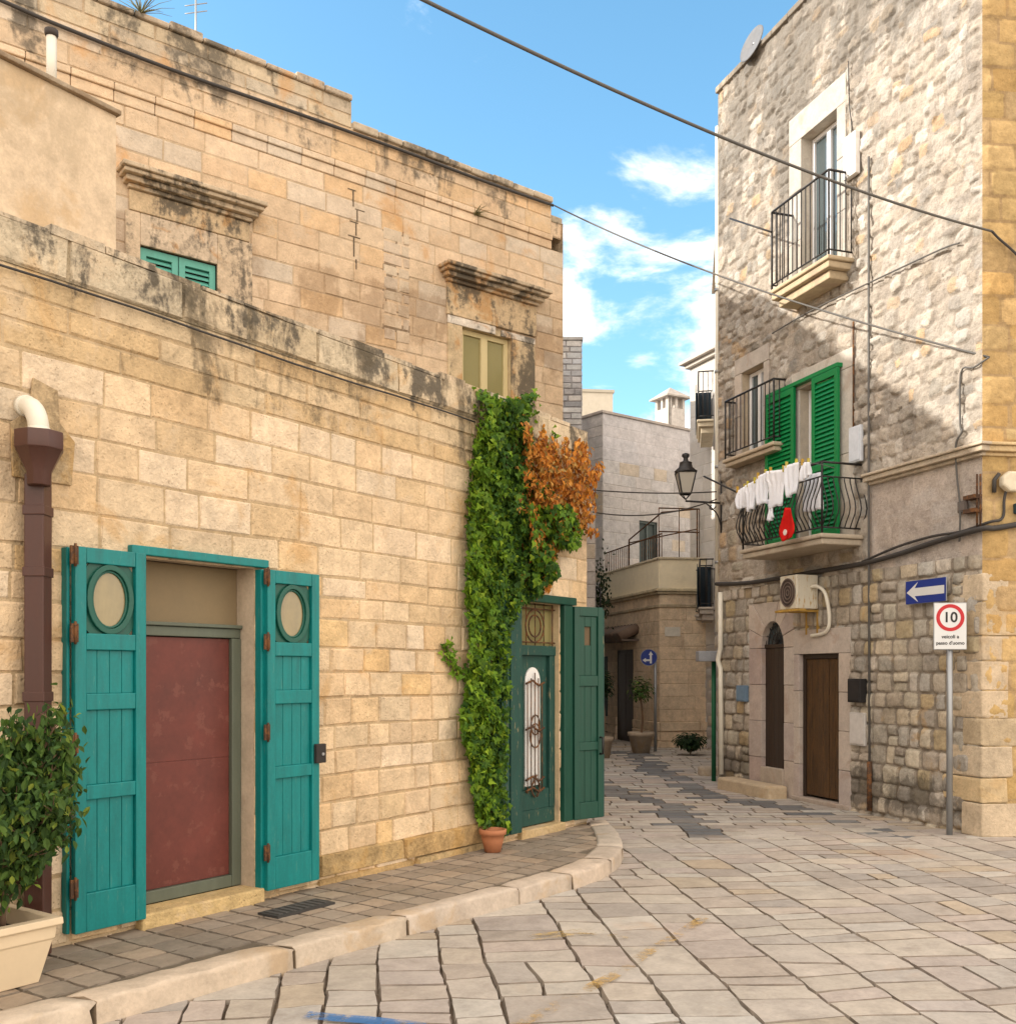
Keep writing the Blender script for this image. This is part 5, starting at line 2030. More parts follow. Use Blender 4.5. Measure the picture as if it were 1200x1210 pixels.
# ------------------------------------------------------------------ things in the street and on the walls
# brown downpipe with its hopper and the white outlet
pu = L.u(45, .09)
ph_ = L.u(47.5, .16)
dpz = L.z(45, 570)
dn = thing('drainpipe', 'brown square drainpipe with a funnel hopper on the golden wall left of the teal shutters', 'drainpipe', L.P(pu, .09, SWZ))
mb = MB()
mb.tube([L.P(pu, .09, SWZ), L.P(pu, .09, dpz + .02)], .072, 4, square=True)
mb.build('pipe', M['brown_metal'], dn, .006)
mb = MB()
zt_, zb_ = L.z(45, 519), L.z(45, 569)
prof = [(.060, zb_ - dpz - .05), (.064, zb_ - dpz + .02), (.118, zb_ - dpz + .13), (.124, zb_ - dpz + .135), (.124, zt_ - dpz), (.114, zt_ - dpz), (.11, zt_ - dpz - .04), (.05, zt_ - dpz - .15)]
mb.lathe(L.P(ph_, .15, dpz), prof, 8)
mb.build('hopper', M['brown_metal'], dn, .004)
for z_ in (.75, 1.45, 2.1, 2.42):
    mb = MB()
    mb.tube([L.P(pu, .09, z_), L.P(pu, .09, z_ + .05)], .081, 4, square=True)
    mb.build('bracket', M['brown_metal'], dn, .004)
ow = thing('outlet_pipe', 'white plastic elbow pipe emptying into the brown hopper', 'pipe', L.P(pu, .1, zt_))
pe = ph_
mb = MB()
mb.tube(smooth_path([L.P(pe, -.05, zt_ + .16), L.P(pe, .05, zt_ + .15), L.P(pe, .11, zt_ + .11), L.P(pe, .145, zt_ + .03), L.P(pe, .15, zt_ - .10)], 6), .052, 16)
mb.build('elbow', M['pvc'], ow)
mb = MB()
mb.tube([L.P(pe, .142, zt_ + .02), L.P(pe, .148, zt_ - .03)], .058, 16)
mb.build('collar', M['pvc'], ow)
mb = MB()
mb.tube([L.P(pe, .0, zt_ + .157), L.P(pe, .04, zt_ + .153)], .058, 16)
mb.build('collar', M['pvc'], ow)

# planter and its bush
PR = ground(46, 1161, SWZ)
PF = Frame(tuple(PR.xy), (.71, 1))
pl = thing('planter', 'long cream plastic planter trough on the sidewalk holding the bush', 'planter', PF.P(-.45, -.2, SWZ))
mb = MB()


def trough(mb, rings, col=(1, 1, 1)):
    b = len(mb.v)
    for (a0, a1, b0, b1, z) in rings:
        for (p_, q_) in ((a0, b0), (a1, b0), (a1, b1), (a0, b1)):
            mb.v.append(tuple(PF.P(p_, q_, z)))
    for i in range(len(rings) - 1):
        for k in range(4):
            k2 = (k + 1) % 4
            mb.f.append((b + i * 4 + k, b + i * 4 + k2, b + (i + 1) * 4 + k2, b + (i + 1) * 4 + k))
            mb.c.append(col)
            mb.sm.append(False)
    mb.f.append((b, b + 3, b + 2, b + 1))
    mb.c.append(col)
    mb.sm.append(False)


z0 = SWZ
H = .28
def rg(e, z):
    return (-.92 - e, .0 + e, -.36 - e, .0 + e, z0 + z)
trough(mb, [rg(0, 0), rg(.045, H - .075), rg(.052, H - .07), rg(.058, H - .01), rg(.075, H - .008), rg(.08, H), rg(.078, H + .03), rg(.03, H + .032), rg(.02, H - .05)])
mb.build('trough', M['cream_pot'], pl, .012)
mb = MB()
mb.box(PF, -.93, .01, -.37, .01, z0 + H - .08, z0 + H - .045)
mb.build('soil', M['soil'], pl)

rl = random.Random(77)


def shade_col(base, rng, j=.25):
    k = 1 + rng.uniform(-j, j)
    return tuple(c * k for c in base)


bush = thing('bush', 'leafy evergreen bush with thin brown stems growing in the cream planter', 'bush', PF.P(-.35, -.18, z0 + H))
mb = MB()
twigs = []


def branch(p, d, r, depth, ln):
    pts = [p]
    q = p
    dd = d
    for i in range(5):
        dd = (dd + Vector((rl.uniform(-.22, .22), rl.uniform(-.22, .22), rl.uniform(-.05, .15)))).normalized()
        q = q + dd * ln / 5
        pts.append(q)
    mb.tube(pts, r, 6, r2=r * .5)
    for i, q in enumerate(pts[1:]):
        if depth >= 1:
            twigs.append(q)
        if depth < 3:
            for _ in range((3 if i < 2 else 1) if depth == 0 else (2 if depth < 2 else 1)):
                nd = (dd + Vector((rl.uniform(-1, 1), rl.uniform(-1, 1), rl.uniform(-.3, .7)))).normalized()
                branch(q, nd, r * .55, depth + 1, ln * .52)


for k in range(4):
    branch(PF.P(-.10 - .2 * k, -.18 + rl.uniform(-.06, .06), z0 + H - .06), Vector((rl.uniform(-.2, .55), rl.uniform(-.3, .3), 1)).normalized(), .016, 0, .62)
mb.build('stems', M['bark'], bush)
items = []
BUSHC = [((.065, .13, .03), 5), ((.10, .18, .035), 3), ((.04, .085, .025), 2.5), ((.24, .31, .05), .9)]
for q in twigs:
    for _ in range(rl.choice((0, 0, 0, 4, 8))):
        o_ = Vector((rl.gauss(0, .036), rl.gauss(0, .036), rl.gauss(.01, .034)))
        items.append((q + o_, Vector((rl.gauss(0, .8), rl.gauss(-.3, .8), rl.gauss(.45, .6))), rl.uniform(.036, .062), pick(BUSHC, rl, .25)))
mb = MB()
leaves(mb, items, LEAF_OVAL, rl)
mb.build('leaves', M['leaf'], bush)
print('bush leaves', len(items))

# ivy on the corner of the golden wall
ivy = thing('ivy', 'climbing ivy on the golden wall beside the green door, partly dried orange', 'ivy', L.P(L.u(585), .1, SWZ + .2))
GREENP = [(560, 464), (572, 470), (600, 474), (628, 466), (634, 474), (622, 488), (628, 520), (626, 552), (648, 580), (668, 605), (672, 640), (655, 655), (648, 690), (636, 708), (614, 716), (602, 760), (600, 860), (599, 940), (600, 985), (586, 988), (566, 975), (558, 935), (556, 905), (546, 870), (545, 845), (552, 810), (556, 760), (552, 715), (553, 640), (558, 590), (562, 530), (568, 500), (576, 482)]
GREENP2 = [(553, 610), (558, 560), (562, 520), (570, 520), (566, 580), (562, 640), (556, 650)]
DEADP = [(618, 498), (628, 505), (632, 528), (642, 500), (648, 530), (655, 512), (660, 545), (668, 515), (675, 540), (684, 518), (694, 525), (698, 555), (709, 542), (712, 548), (704, 575), (702, 610), (694, 622), (712, 628), (700, 635), (684, 625), (672, 640), (655, 655), (652, 690), (644, 702), (640, 660), (628, 640), (624, 600), (622, 550)]
MIXP = [(625, 600), (672, 598), (690, 630), (680, 652), (650, 645), (662, 680), (645, 695), (632, 690)]


def scatter(poly, n, o_lo, o_hi, rng, clump=None):
    xs = [p[0] for p in poly]
    ys = [p[1] for p in poly]
    out = []
    while len(out) < n:
        x, y = rng.uniform(min(xs), max(xs)), rng.uniform(min(ys), max(ys))
        # ragged outline
        x2 = x + rng.gauss(0, 1.6)
        if inside(poly, x, y):
            t = rng.random() ** .6
            bump = .5 + .5 * math.sin(x * .21 + 1.3 * math.sin(y * .05)) * math.sin(y * .11 + x * .06)
            o = o_lo + (o_hi - o_lo) * t * (.35 + .65 * bump)
            u, z = L.uz(x2, y, o)
            out.append((L.P(u, o, z), bump, t, x, y))
    return out


ri = random.Random(9)
items = []
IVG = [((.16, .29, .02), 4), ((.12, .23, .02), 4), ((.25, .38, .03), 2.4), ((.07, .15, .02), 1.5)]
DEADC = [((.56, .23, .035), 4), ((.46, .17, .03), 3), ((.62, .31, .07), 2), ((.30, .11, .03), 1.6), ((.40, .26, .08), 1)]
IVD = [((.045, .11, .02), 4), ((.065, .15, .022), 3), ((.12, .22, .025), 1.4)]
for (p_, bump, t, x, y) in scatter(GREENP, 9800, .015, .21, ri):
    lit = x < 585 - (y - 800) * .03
    pal = IVG if ri.random() < (.85 if x < 584 else (.5 if x < 600 else .3)) else IVD  # brighter leaves towards the left: sunlight put into the leaf colours
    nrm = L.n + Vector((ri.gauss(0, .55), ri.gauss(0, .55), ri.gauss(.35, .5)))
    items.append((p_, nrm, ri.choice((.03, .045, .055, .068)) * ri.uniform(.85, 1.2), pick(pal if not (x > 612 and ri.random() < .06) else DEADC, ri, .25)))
for (p_, bump, t, x, y) in scatter(GREENP2, 260, .01, .08, ri):
    items.append((p_, L.n + Vector((ri.gauss(0, .5), ri.gauss(0, .5), ri.gauss(.3, .5))), ri.uniform(.035, .06), pick(IVG, ri, .25)))
for (p_, bump, t, x, y) in scatter(MIXP, 650, .05, .36, ri):
    items.append((p_, L.n + Vector((ri.gauss(0, .6), ri.gauss(0, .6), ri.gauss(.35, .5))), ri.uniform(.05, .085), pick(IVG + IVD, ri, .25)))
# streamers along the wall top, and a lone runner at the left
runners = [[(563, 466), (575, 470), (590, 476)], [(632, 468), (618, 474), (606, 482)], [(628, 489), (618, 490), (610, 496)], [(527, 762), (531, 772), (533, 785), (540, 795), (548, 800)],
           [(566, 480), (563, 520), (558, 560), (555, 610)], [(578, 490), (576, 540), (574, 600)], [(652, 512), (652, 540), (655, 580)]]
mbS = MB()
for r_ in runners:
    pts = [L.P(*(lambda q: (q[0], .04, q[1]))(L.uz(x, y, .04))) for x, y in r_]
    pts = smooth_path(pts, 5)
    mbS.tube(pts, .006, 5)
    for q in pts:
        for _ in range(5):
            items.append((q + Vector((ri.gauss(0, .03), ri.gauss(0, .03), ri.gauss(0, .03))), L.n + Vector((ri.gauss(0, .5), ri.gauss(0, .5), ri.gauss(.3, .5))), ri.uniform(.035, .06), pick(IVG, ri, .25)))
for k in range(5):
    x0_ = 577 + k * 5
    pts = []
    for j in range(8):
        u, z = L.uz(x0_ + 10 * math.sin(j * .9 + k), 985 - j * 65, .03)
        pts.append(L.P(u, .03, z))
    mbS.tube(smooth_path(pts, 4), .013, 6, r2=.005)
mbS.build('stems', M['bark'], ivy)
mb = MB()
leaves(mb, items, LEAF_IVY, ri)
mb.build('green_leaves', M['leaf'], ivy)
print('ivy leaves', len(items))
items = []
DEADC = [((.56, .23, .035), 4), ((.46, .17, .03), 3), ((.62, .31, .07), 2), ((.30, .11, .03), 1.6), ((.40, .26, .08), 1)]
for (p_, bump, t, x, y) in scatter(DEADP, 2900, .02, .30, ri):
    items.append((p_, L.n + Vector((ri.gauss(0, .8), ri.gauss(0, .8), ri.gauss(.2, .7))), ri.uniform(.035, .075), pick(DEADC, ri, .3)))
mb = MB()
leaves(mb, items, LEAF_OVAL, ri)
d_ = mb.build('dry_leaves', M['dead_leaf'], ivy)
d_['label'] = 'dried orange part of the ivy'
# pot at its foot
pc = L.P(L.u(582, .2), .2, SWZ)
pt = thing('flower_pot', 'terracotta pot on the sidewalk at the foot of the ivy', 'pot', pc)
mb = MB()
mb.lathe(pc, [(.066, .0), (.09, .10), (.098, .142), (.112, .145), (.115, .185), (.10, .188), (.094, .155), (.0, .15)], 24)
mb.build('pot', M['terracotta'], pt)

# drain cover in the sidewalk
dc = ground(293, 1084, SWZ)
mb = MB()
mb.box(L, L.u(282) - .12, L.u(282) + .36, .32, .50, SWZ - .004, SWZ + .012, (.045, .042, .04))
for i in range(8):
    a_ = L.u(282) - .09 + .055 * i
    mb.box(L, a_, a_ + .03, .34, .48, SWZ + .0122, SWZ + .016, (.075, .07, .066))
tag(mb.build('drain_cover', M['col'], origin=L.P(L.u(282), .4, SWZ)), 'dark iron drain cover set in the grey sidewalk', 'drain cover')

# overhead cables and cables on the walls


def cable(name, label, pts, r, mat, cat='cable', group=None):
    mb = MB()
    mb.tube(pts, r, 7)
    o = mb.build(name, M[mat], origin=pts[0])
    return tag(o, label, cat, group)


cA = RC.P(.06, .06, RC.z(1165, 276))
a0 = Vector((-.9, 4.6, 7.2))
# passes through the points measured on the photograph
far_l = at(0, -260, 4.0)
cable('overhead_cable', 'upper overhead cable crossing the sky to the corner house', sag(far_l, cA, .20, 40), .011, 'cable_light')
cB = RC.P(.04, .05, RC.z(1168, 424))
uB = U.P(UE + .02, .06, U.z(651, 244))
cable('overhead_cable', 'lower overhead cable from the tall house to the corner house', sag(uB, cB, .16, 40), .011, 'cable_light')
pts = [U.P(U.u(px), .05, U.z(px, py)) for px, py in ((-60, -20), (0, 3), (60, 29), (200, 84), (350, 136), (480, 182), (560, 212), (651, 244))]
cable('facade_cable', 'dark cable running along the upper wall of the tall house', smooth_path(pts, 5), .022, 'cable')
pts = [L.P(u, .035 + .004 * math.sin(u * 9), 3.69 + .008 * math.sin(u * 2.2)) for u in [(-4 + i * .25) for i in range(33)]]
cable('facade_cable', 'thin cable clipped under the coping of the golden wall', pts, .007, 'cable')
# cables on the corner house
q = lambda px, py, o=.05: RW.P(RW.u(px, o), o, RW.z(px, py, o))
qc = lambda px, py, o=.05: RC.P(RC.u(px, o), o, RC.z(px, py, o))
cable('wall_cable', 'thick cable bundle sagging under the laundry balcony along the corner house',
      smooth_path([q(846, 690), q(880, 689), q(915, 684), q(960, 676), q(1018, 666), q(1060, 655), q(1105, 640), q(1158, 625), qc(1175, 624), qc(1205, 619)], 6), .028, 'cable')
cable('wall_cable', 'lighter cable looping above the thick bundle near the corner',
      smooth_path([q(1018, 664, .06), q(1060, 646), q(1100, 634), q(1135, 628), qc(1168, 617), qc(1184, 612), qc(1186, 590), qc(1190, 575)], 6), .014, 'cable')
cable('wall_cable', 'thin grey cable dropping down the corner house from the overhead wire',
      smooth_path([cB, q(1150, 434), q(1135, 440), q(1134, 500), q(1136, 510), q(1129, 525), q(1130, 560), q(1134, 600), q(1133, 640)], 5), .010, 'cable_light')
cable('wall_cable', 'thin cable draped from the top window to the roof corner',
      smooth_path([q(1002, 72, .04), q(1003, 120, .04), q(1006, 150, .04), q(1004, 165, .04)], 4), .006, 'cable')
cable('wall_cable', 'loose cable tail hanging on the golden corner face',
      smooth_path([cA, qc(1180, 282), qc(1195, 295), qc(1215, 315)], 5), .012, 'cable')
cable('wall_cable', 'thin cable strung along the joint under the top balcony',
      smooth_path([q(912, 394, .06), q(960, 366, .06), q(1035, 330, .06), q(1110, 295, .06), q(1133, 287, .06)], 5), .009, 'cable_light')
for y0, y1, y2, lab in ((579, 580, 581, 'upper of two dark wires strung across the alley'), (605, 606, 590, 'lower of two dark wires strung across the alley, rising to the lantern')):
    a_ = at(700, y0, 13.5)
    b_ = at(846, y2, 14.3)
    cable('alley_wire', lab, sag(a_, b_, .03 if y2 == 581 else .12, 20), .009, 'cable')
# steel conduits
mb = MB()
mb.tube([q(1026, 185, .04), q(1026, 600, .04), q(1027, 940, .04)], .014, 8)
tag(mb.build('conduit', M['cable_light'], origin=q(1027, 940, .04)), 'long grey steel conduit running down the corner house from the top balcony', 'pipe')
mb = MB()
mb.tube([q(1027, 900, .05), q(1027, 958, .05)], .03, 8)
tag(mb.build('rusty_pipe', M['rust'], origin=q(1027, 958, .05)), 'rusty sleeve round the foot of the grey conduit', 'pipe')
mb = MB()
mb.tube([q(1008, 380, .03), q(1008, 520, .03)], .012, 6)
tag(mb.build('conduit', M['rust'], origin=q(1008, 380, .03)), 'short rusty pipe beside the green balcony door', 'pipe')
mb = MB()
mb.tube([q(851, 700, .06), q(851, 765, .06), q(848, 780, .06), q(851, 790, .06), q(852, 915, .06)], .035, 10)
tag(mb.build('downpipe', M['pvc'], origin=q(852, 915, .06)), 'white downpipe at the far corner of the rubble house', 'pipe')
gp = at(843, 905, 14.9)
mb = MB()
mb.tube([at(843, 775, 14.9), Vector((gp.x, gp.y, .0))], .034, 10)
tag(mb.build('downpipe', paint_mat('dull_green_paint', (.006, .105, .045), .5, .15), origin=(gp.x, gp.y, 0)), 'green painted downpipe in the alley beside the white one', 'pipe')
mb = MB()
bx = at(834, 776, 14.8)
mb.box(WF, bx.x - .13, bx.x + .16, bx.y - .1, bx.y + .12, bx.z - .07, bx.z + .08, (.27, .28, .30))
tag(mb.build('junction_box', M['col'], bevel=.01, origin=bx), 'grey box fixed above the green downpipe', 'box')
# corner stone and step
mb = MB()
kp = ground(838, 917)
mb.box(WF, kp.x - .16, kp.x + .2, kp.y - .12, kp.y + .16, -.02, .15, (.42, .35, .27))
tag(mb.build('corner_stone', M['kerb'], bevel=.04, origin=kp), 'low worn guard stone at the far foot of the corner house', 'stone')
mb = MB()
mb.box(RW, RW.u(936), RW.u(872), .07, .34, -.02, .17, (.45, .36, .25))
tag(mb.build('door_step', M['kerb'], bevel=.03, origin=RW.P(RW.u(905), .2, 0)), 'worn stone step in front of the arched door', 'step')


def wallbox(name, label, cat, pxl, pxr, pyt, pyb, dep, col, mat='col', bev=.01, extra=None):
    u0, u1 = sorted((RW.u(pxl), RW.u(pxr)))
    um = (pxl + pxr) / 2
    z0_, z1_ = RW.z(um, pyb), RW.z(um, pyt)
    t = thing(name, label, cat, RW.P((u0 + u1) / 2, .02, z0_))
    mb = MB()
    mb.box(RW, u0, u1, .02, dep, z0_, z1_, col)
    mb.build('case', M[mat], t, bev)
    mb = MB()
    mb.box(RW, u0 + .015, u1 - .015, dep + .001, dep + .008, z0_ + .02, z1_ - .02, tuple(c * 1.06 for c in col))
    mb.build('door', M[mat], t, .004)
    return t


wallbox('meter_box', 'white meter box beside the top floor window', 'meter box', 1003, 1018, 160, 210, .09, (.74, .72, .70))
wallbox('meter_box', 'white meter box beside the green louvred door', 'meter box', 1008, 1022, 504, 547, .07, (.55, .58, .63))
wallbox('meter_box', 'pale meter box on the ground floor under the black letter box', 'meter box', 1008, 1026, 842, 881, .06, (.50, .47, .44))
wallbox('letter_box', 'black letter box beside the plank door', 'letter box', 1011, 1026, 802, 830, .12, (.02, .018, .018))
wallbox('letter_box', 'small blue letter box left of the arched door', 'letter box', 876, 886, 810, 829, .09, (.13, .20, .28))
wallbox('junction_box', 'dark framed junction box on the plaster under the band moulding', 'box', 1135, 1146, 592, 606, .05, (.12, .10, .09))
mb = MB()
for x in (1154, 1158):
    mb.tube([q(x, 560, .05), q(x, 622, .05)], .010, 6)
for y in (588, 604):
    mb.box(RW, RW.u(1160), RW.u(1146), .0, .09, RW.z(1153, y) - .02, RW.z(1153, y) + .02)
tag(mb.build('cable_bracket', M['rust'], origin=q(1156, 600)), 'rusty iron cable bracket at the edge of the golden corner', 'bracket')
# round insulator-like plate on the golden face
ip = RC.P(RC.u(1189), .05, RC.z(1189, 571))
wl_ = thing('wall_lamp', 'round cream wall fitting on the golden corner face', 'wall lamp', ip)
mb = MB()
uu, zz_ = RC.u(1190), RC.z(1189, 571)
mb.prism(RC, [(uu + (.13 if abs(math.cos(t_)) > 0 else 0) * math.cos(t_), zz_ + .105 * math.sin(t_)) for t_ in [math.pi * 2 * k / 8 + .39 for k in range(8)]], .03, .12, (.62, .55, .42))
mb.build('cover', M['col'], wl_, .02)
mb = MB()
mb.tube([RC.P(uu - .16, .03, zz_ - .1), RC.P(uu - .17, .05, zz_ + .02), RC.P(uu - .12, .05, zz_ + .08)], .02, 6, (.06, .055, .05))
mb.build('arm', M['col'], wl_)
mb = MB()
uu2 = RC.u(1200)
z2_ = RC.z(1200, 602)
mb.box(RC, uu2 - .05, uu2 + .08, .02, .12, z2_ - .05, z2_ + .05, (.03, .06, .07))
tag(mb.build('spotlight', M['col'], bevel=.012, origin=RC.P(uu2, .05, z2_)), 'small dark spotlight on the golden corner face', 'lamp')

# air conditioner
ap = .34
ua, ub = RW.u(969, ap), RW.u(941, ap)
acu0 = RW.u(941, .36)
acu1 = RW.u(921, .36)
acz0 = RW.z(941, 719, .36)
ac = thing('air_conditioner', 'old stained white air conditioner on a bracket above the arched door', 'air conditioner', RW.P((acu0 + acu1) / 2, .2, acz0))
mb = MB()
mb.box(RW, acu0, acu1, .06, .36, acz0, acz0 + .41, (.60, .56, .46))
mb.build('case', paint_mat('stained_case', (.60, .56, .46), .5, .1, wear=((.42, .24, .05), .56, .8), grain=True), ac, .012)
mb = MB()
mb.prism(RW, ellipse((acu0 + acu1) / 2, acz0 + .2, .15, .17, 24), .361, .366, (.05, .035, .03))
for k in range(4):
    mb.ring(RW, ellipse((acu0 + acu1) / 2, acz0 + .2, .155 - .04 * k, .175 - .045 * k, 24), ellipse((acu0 + acu1) / 2, acz0 + .2, .143 - .04 * k, .163 - .045 * k, 24), .366, .374, (.16, .12, .10))
mb.build('fan_grille', M['col'], ac)
mb = MB()
for u_ in (acu0 + .05, acu1 - .08):
    mb.box(RW, u_, u_ + .03, .0, .42, acz0 - .035, acz0 - .005)
    mb.box(RW, u_, u_ + .03, .0, .03, acz0 - .3, acz0 - .036)
mb.box(RW, acu0 - .1, acu1 + .05, .30, .40, acz0 - .034, acz0 - .006)
mb.build('bracket', paint_mat('yellow_rusty_bracket', (.40, .24, .05), .7, .3, grain=False), ac, .003)
mb = MB()
mb.tube(smooth_path([RW.P(acu0 + .02, .16, acz0 + .26), RW.P(acu0 - .10, .14, acz0 + .26), RW.P(acu0 - .20, .10, acz0 + .16), RW.P(acu0 - .22, .06, acz0 - .12), RW.P(acu0 - .14, .05, acz0 - .28), RW.P(acu0 + .15, .05, acz0 - .32)], 8), .022, 8)
mb.build('hose', M['pvc'], ac)

# satellite dish on the roof edge
dz = RW.P(3.55, -.10, ZR)
sd = thing('satellite_dish', 'grey satellite dish on the roof edge of the corner house', 'satellite dish', dz)
mb = MB()
dc_ = RW.P(3.55, .04, ZR + .06)
ax = (Vector((-.86, -.36, .25))).normalized()
xx = ax.cross(Vector((0, 0, 1))).normalized()
yy = xx.cross(ax)
b = len(mb.v)
NR, NS = 5, 24
for i in range(NR + 1):
    r_ = .235 * i / NR
    for k in range(NS):
        t_ = 2 * math.pi * k / NS
        mb.v.append(tuple(dc_ + (xx * math.cos(t_) + yy * math.sin(t_)) * r_ + ax * (r_ * r_ * .6)))
for i in range(NR):
    for k in range(NS):
        k2 = (k + 1) % NS
        mb.f.append((b + i * NS + k, b + i * NS + k2, b + (i + 1) * NS + k2, b + (i + 1) * NS + k))
        mb.c.append((.15, .155, .165))
        mb.sm.append(True)
o = mb.build('dish', M['col'], sd)
md = o.modifiers.new('solid', 'SOLIDIFY')
md.thickness = .012
mb = MB()
mb.tube([dz, RW.P(3.55, -.06, ZR + .2), dc_ - ax * .01], .022, 8)
mb.build('mount', M['zinc'], sd)

# lantern on its bracket
lp = .58
lu = 4.42
lz = RW.z(806, 590, 0) * 0 + EYE + (HY - 592) / F * RW.P(lu, lp, 0).y
lan = thing('street_lantern', 'black wrought iron street lantern on a wall bracket by the alley', 'street lamp', RW.P(lu, 0, lz))
tip = RW.P(lu, lp, lz)
mb = MB()
mb.tube([RW.P(lu, 0, lz), tip], .014, 8)
mb.tube(smooth_path([RW.P(lu, .02, lz - .32), RW.P(lu, .08, lz - .16), RW.P(lu, .22, lz - .04), RW.P(lu, .3, lz)], 6), .010, 6)
mb.tube(smooth_path([RW.P(lu, .1, lz - .05), RW.P(lu, .15, lz - .10), RW.P(lu, .2, lz - .08), RW.P(lu, .17, lz - .04)], 6), .008, 6)
mb.tube([RW.P(lu, .015, lz - .42), RW.P(lu, .015, lz + .42)], .014, 6)
mb.build('bracket', M['iron'], lan)
mb = MB()
hb = .10
def lring(w_, z_):
    return [tip + Vector((sx * w_, sy * w_, z_)) for sx, sy in ((-1, -1), (1, -1), (1, 1), (-1, 1))]
r0, r1 = lring(.065, hb), lring(.125, hb + .30)
for a_, b_ in zip(r0, r1):
    mb.tube([a_, b_], .011, 6)
for rr, th_ in ((r0, .012), (r1, .016)):
    for i in range(4):
        mb.tube([rr[i], rr[(i + 1) % 4]], th_, 6)
for a_ in r0:
    mb.tube([a_, tip + Vector((0, 0, .02))], .008, 5)
mb.build('cage', M['iron'], lan)
mb = MB()
for i in range(4):
    mb.quad([r0[i], r0[(i + 1) % 4], r1[(i + 1) % 4], r1[i]], (.36, .34, .31))
mb.build('glass', glass_mat('lantern_glass', (.38, .35, .30), .0, .25, .5), lan)
mb = MB()
mb.lathe(tip, [(.155, hb + .30), (.16, hb + .315), (.10, hb + .37), (.085, hb + .43), (.09, hb + .44), (.04, hb + .46), (.03, hb + .50), (.055, hb + .53), (.05, hb + .56), (.0, hb + .58)], 12)
mb.build('cap', M['iron'], lan)

# laundry rods
def rod(label, pts, r=.011):
    mb = MB()
    mb.tube(pts, r, 7)
    return tag(mb.build('laundry_rod', M['iron'], origin=pts[0]), label, 'rod')


ul = uL + .02
lr0 = RW.P(uL + .75, fb + .02, 0)
ro = fb + .12
rodz = zb + .98
rod('thin laundry rod sloping out beyond the big balcony', [RW.P(ru(833, ro), ro + .02, RW.z(833, 563, ro)), RW.P(uL, fb - .02, RW.z(870, 581, ro))], .013)
rod('bent iron rod at the left end of the top balcony', [RW.P(ru(862, p1), p1, RW.z(862, 258, p1)), RW.P(ru(911, p1), p1, RW.z(911, 274, p1))], .012)
line_pts = [(868, 588), (890, 571), (915, 558), (940, 547), (965, 548), (985, 553)]
ropts = [RW.P(RW.u(x, ro), ro, RW.z(x, y, ro)) for x, y in line_pts]
cable('clothes_line', 'clothes line strung along the front of the laundry balcony', smooth_path(ropts, 4), .004, 'cable_light', 'clothes line')
rc = random.Random(6)


def cloth(name, label, x0, x1, y0a, y0b, y1a, y1b, col, cat, o=None, waves=3, amp=.02, shape=None, pegs=True, notch=0.0):
    """a hanging piece: top edge y0a..y0b, hem y1a..y1b (pixels on the plane at depth o)"""
    o = ro if o is None else o
    NU, NV = 12, 12
    mb = MB()
    b = len(mb.v)
    ph = rc.uniform(0, 6)
    for j in range(NV + 1):
        t = j / NV
        for i in range(NU + 1):
            s = i / NU
            x = x0 + (x1 - x0) * s
            ins = 0
            if shape:
                ins = shape(s, t)
                x = (x0 + x1) / 2 + (x - (x0 + x1) / 2) * ins
            yt = y0a + (y0b - y0a) * s
            yb = y1a + (y1b - y1a) * s
            yb += 1.2 * math.sin(s * 9 + ph)
            y = yt + (yb - yt) * t
            dd = amp * math.sin(s * waves * 6.283 + ph + t) * (.3 + t) + rc.uniform(-.002, .002) + .012 * math.sin(t * 4 + s * 3 + ph)
            u, z = RW.uz(x, y, o)
            mb.v.append(tuple(RW.P(u, o + dd, z)))
    for j in range(NV):
        for i in range(NU):
            f = (b + j * (NU + 1) + i, b + j * (NU + 1) + i + 1, b + (j + 1) * (NU + 1) + i + 1, b + (j + 1) * (NU + 1) + i)
            mb.f.append(f)
            mb.c.append(col)
            mb.sm.append(True)
    u, z = RW.uz((x0 + x1) / 2, (y0a + y0b) / 2, o)
    t_ = thing(name, label, cat, RW.P(u, o, z), 'washing on the balcony line')
    ob = mb.build('cloth', M['cloth'], t_)
    md = ob.modifiers.new('solid', 'SOLIDIFY')
    md.thickness = .006
    if pegs:
        for s in (.18, .82):
            mb = MB()
            u, z = RW.uz(x0 + (x1 - x0) * s, y0a + (y0b - y0a) * s, o)
            mb.box(RW, u - .008, u + .008, o - .012, o + .016, z - .03, z + .045, pick([((.55, .45, .06), 1), ((.5, .4, .08), 1), ((.5, .3, .05), .4)], rc))
            mb.build('peg', M['col'], t_)
    return t_


WH = (.78, .80, .86)
taper = lambda s, t: 1 - .25 * t
shirt = lambda s, t: 1.0 if t < .3 else .72
cloth('cap', 'small white knitted cap at the far left end of the clothes line', 869, 882, 580, 575, 602, 600, WH, 'washing', shape=lambda s, t: .55 + .5 * math.sin(math.pi * min(1, t * .9 + .15)))
cloth('shirt', 'white baby shirt hanging next to the cap', 881, 894, 574, 567, 604, 600, WH, 'washing', shape=shirt)
cloth('shirt', 'white vest hanging left of the large striped shirt', 893, 907, 564, 558, 597, 594, WH, 'washing', shape=taper)
cloth('shirt', 'largest white shirt with faint stripes in the middle of the line', 906, 930, 557, 554, 601, 596, (.80, .81, .86), 'washing', shape=shirt, waves=4)
cloth('sock', 'long white sock dangling below the large shirt', 907, 914, 590, 590, 617, 613, WH, 'washing', o=ro - .03, pegs=False)
cloth('towel', 'white hand towel hanging askew right of the large shirt', 926, 944, 551, 546, 588, 581, WH, 'washing', shape=lambda s, t: 1 - .4 * t)
cloth('sock', 'short white sock pegged between the hand towel and the sheet', 946, 957, 547, 546, 570, 560, WH, 'washing')
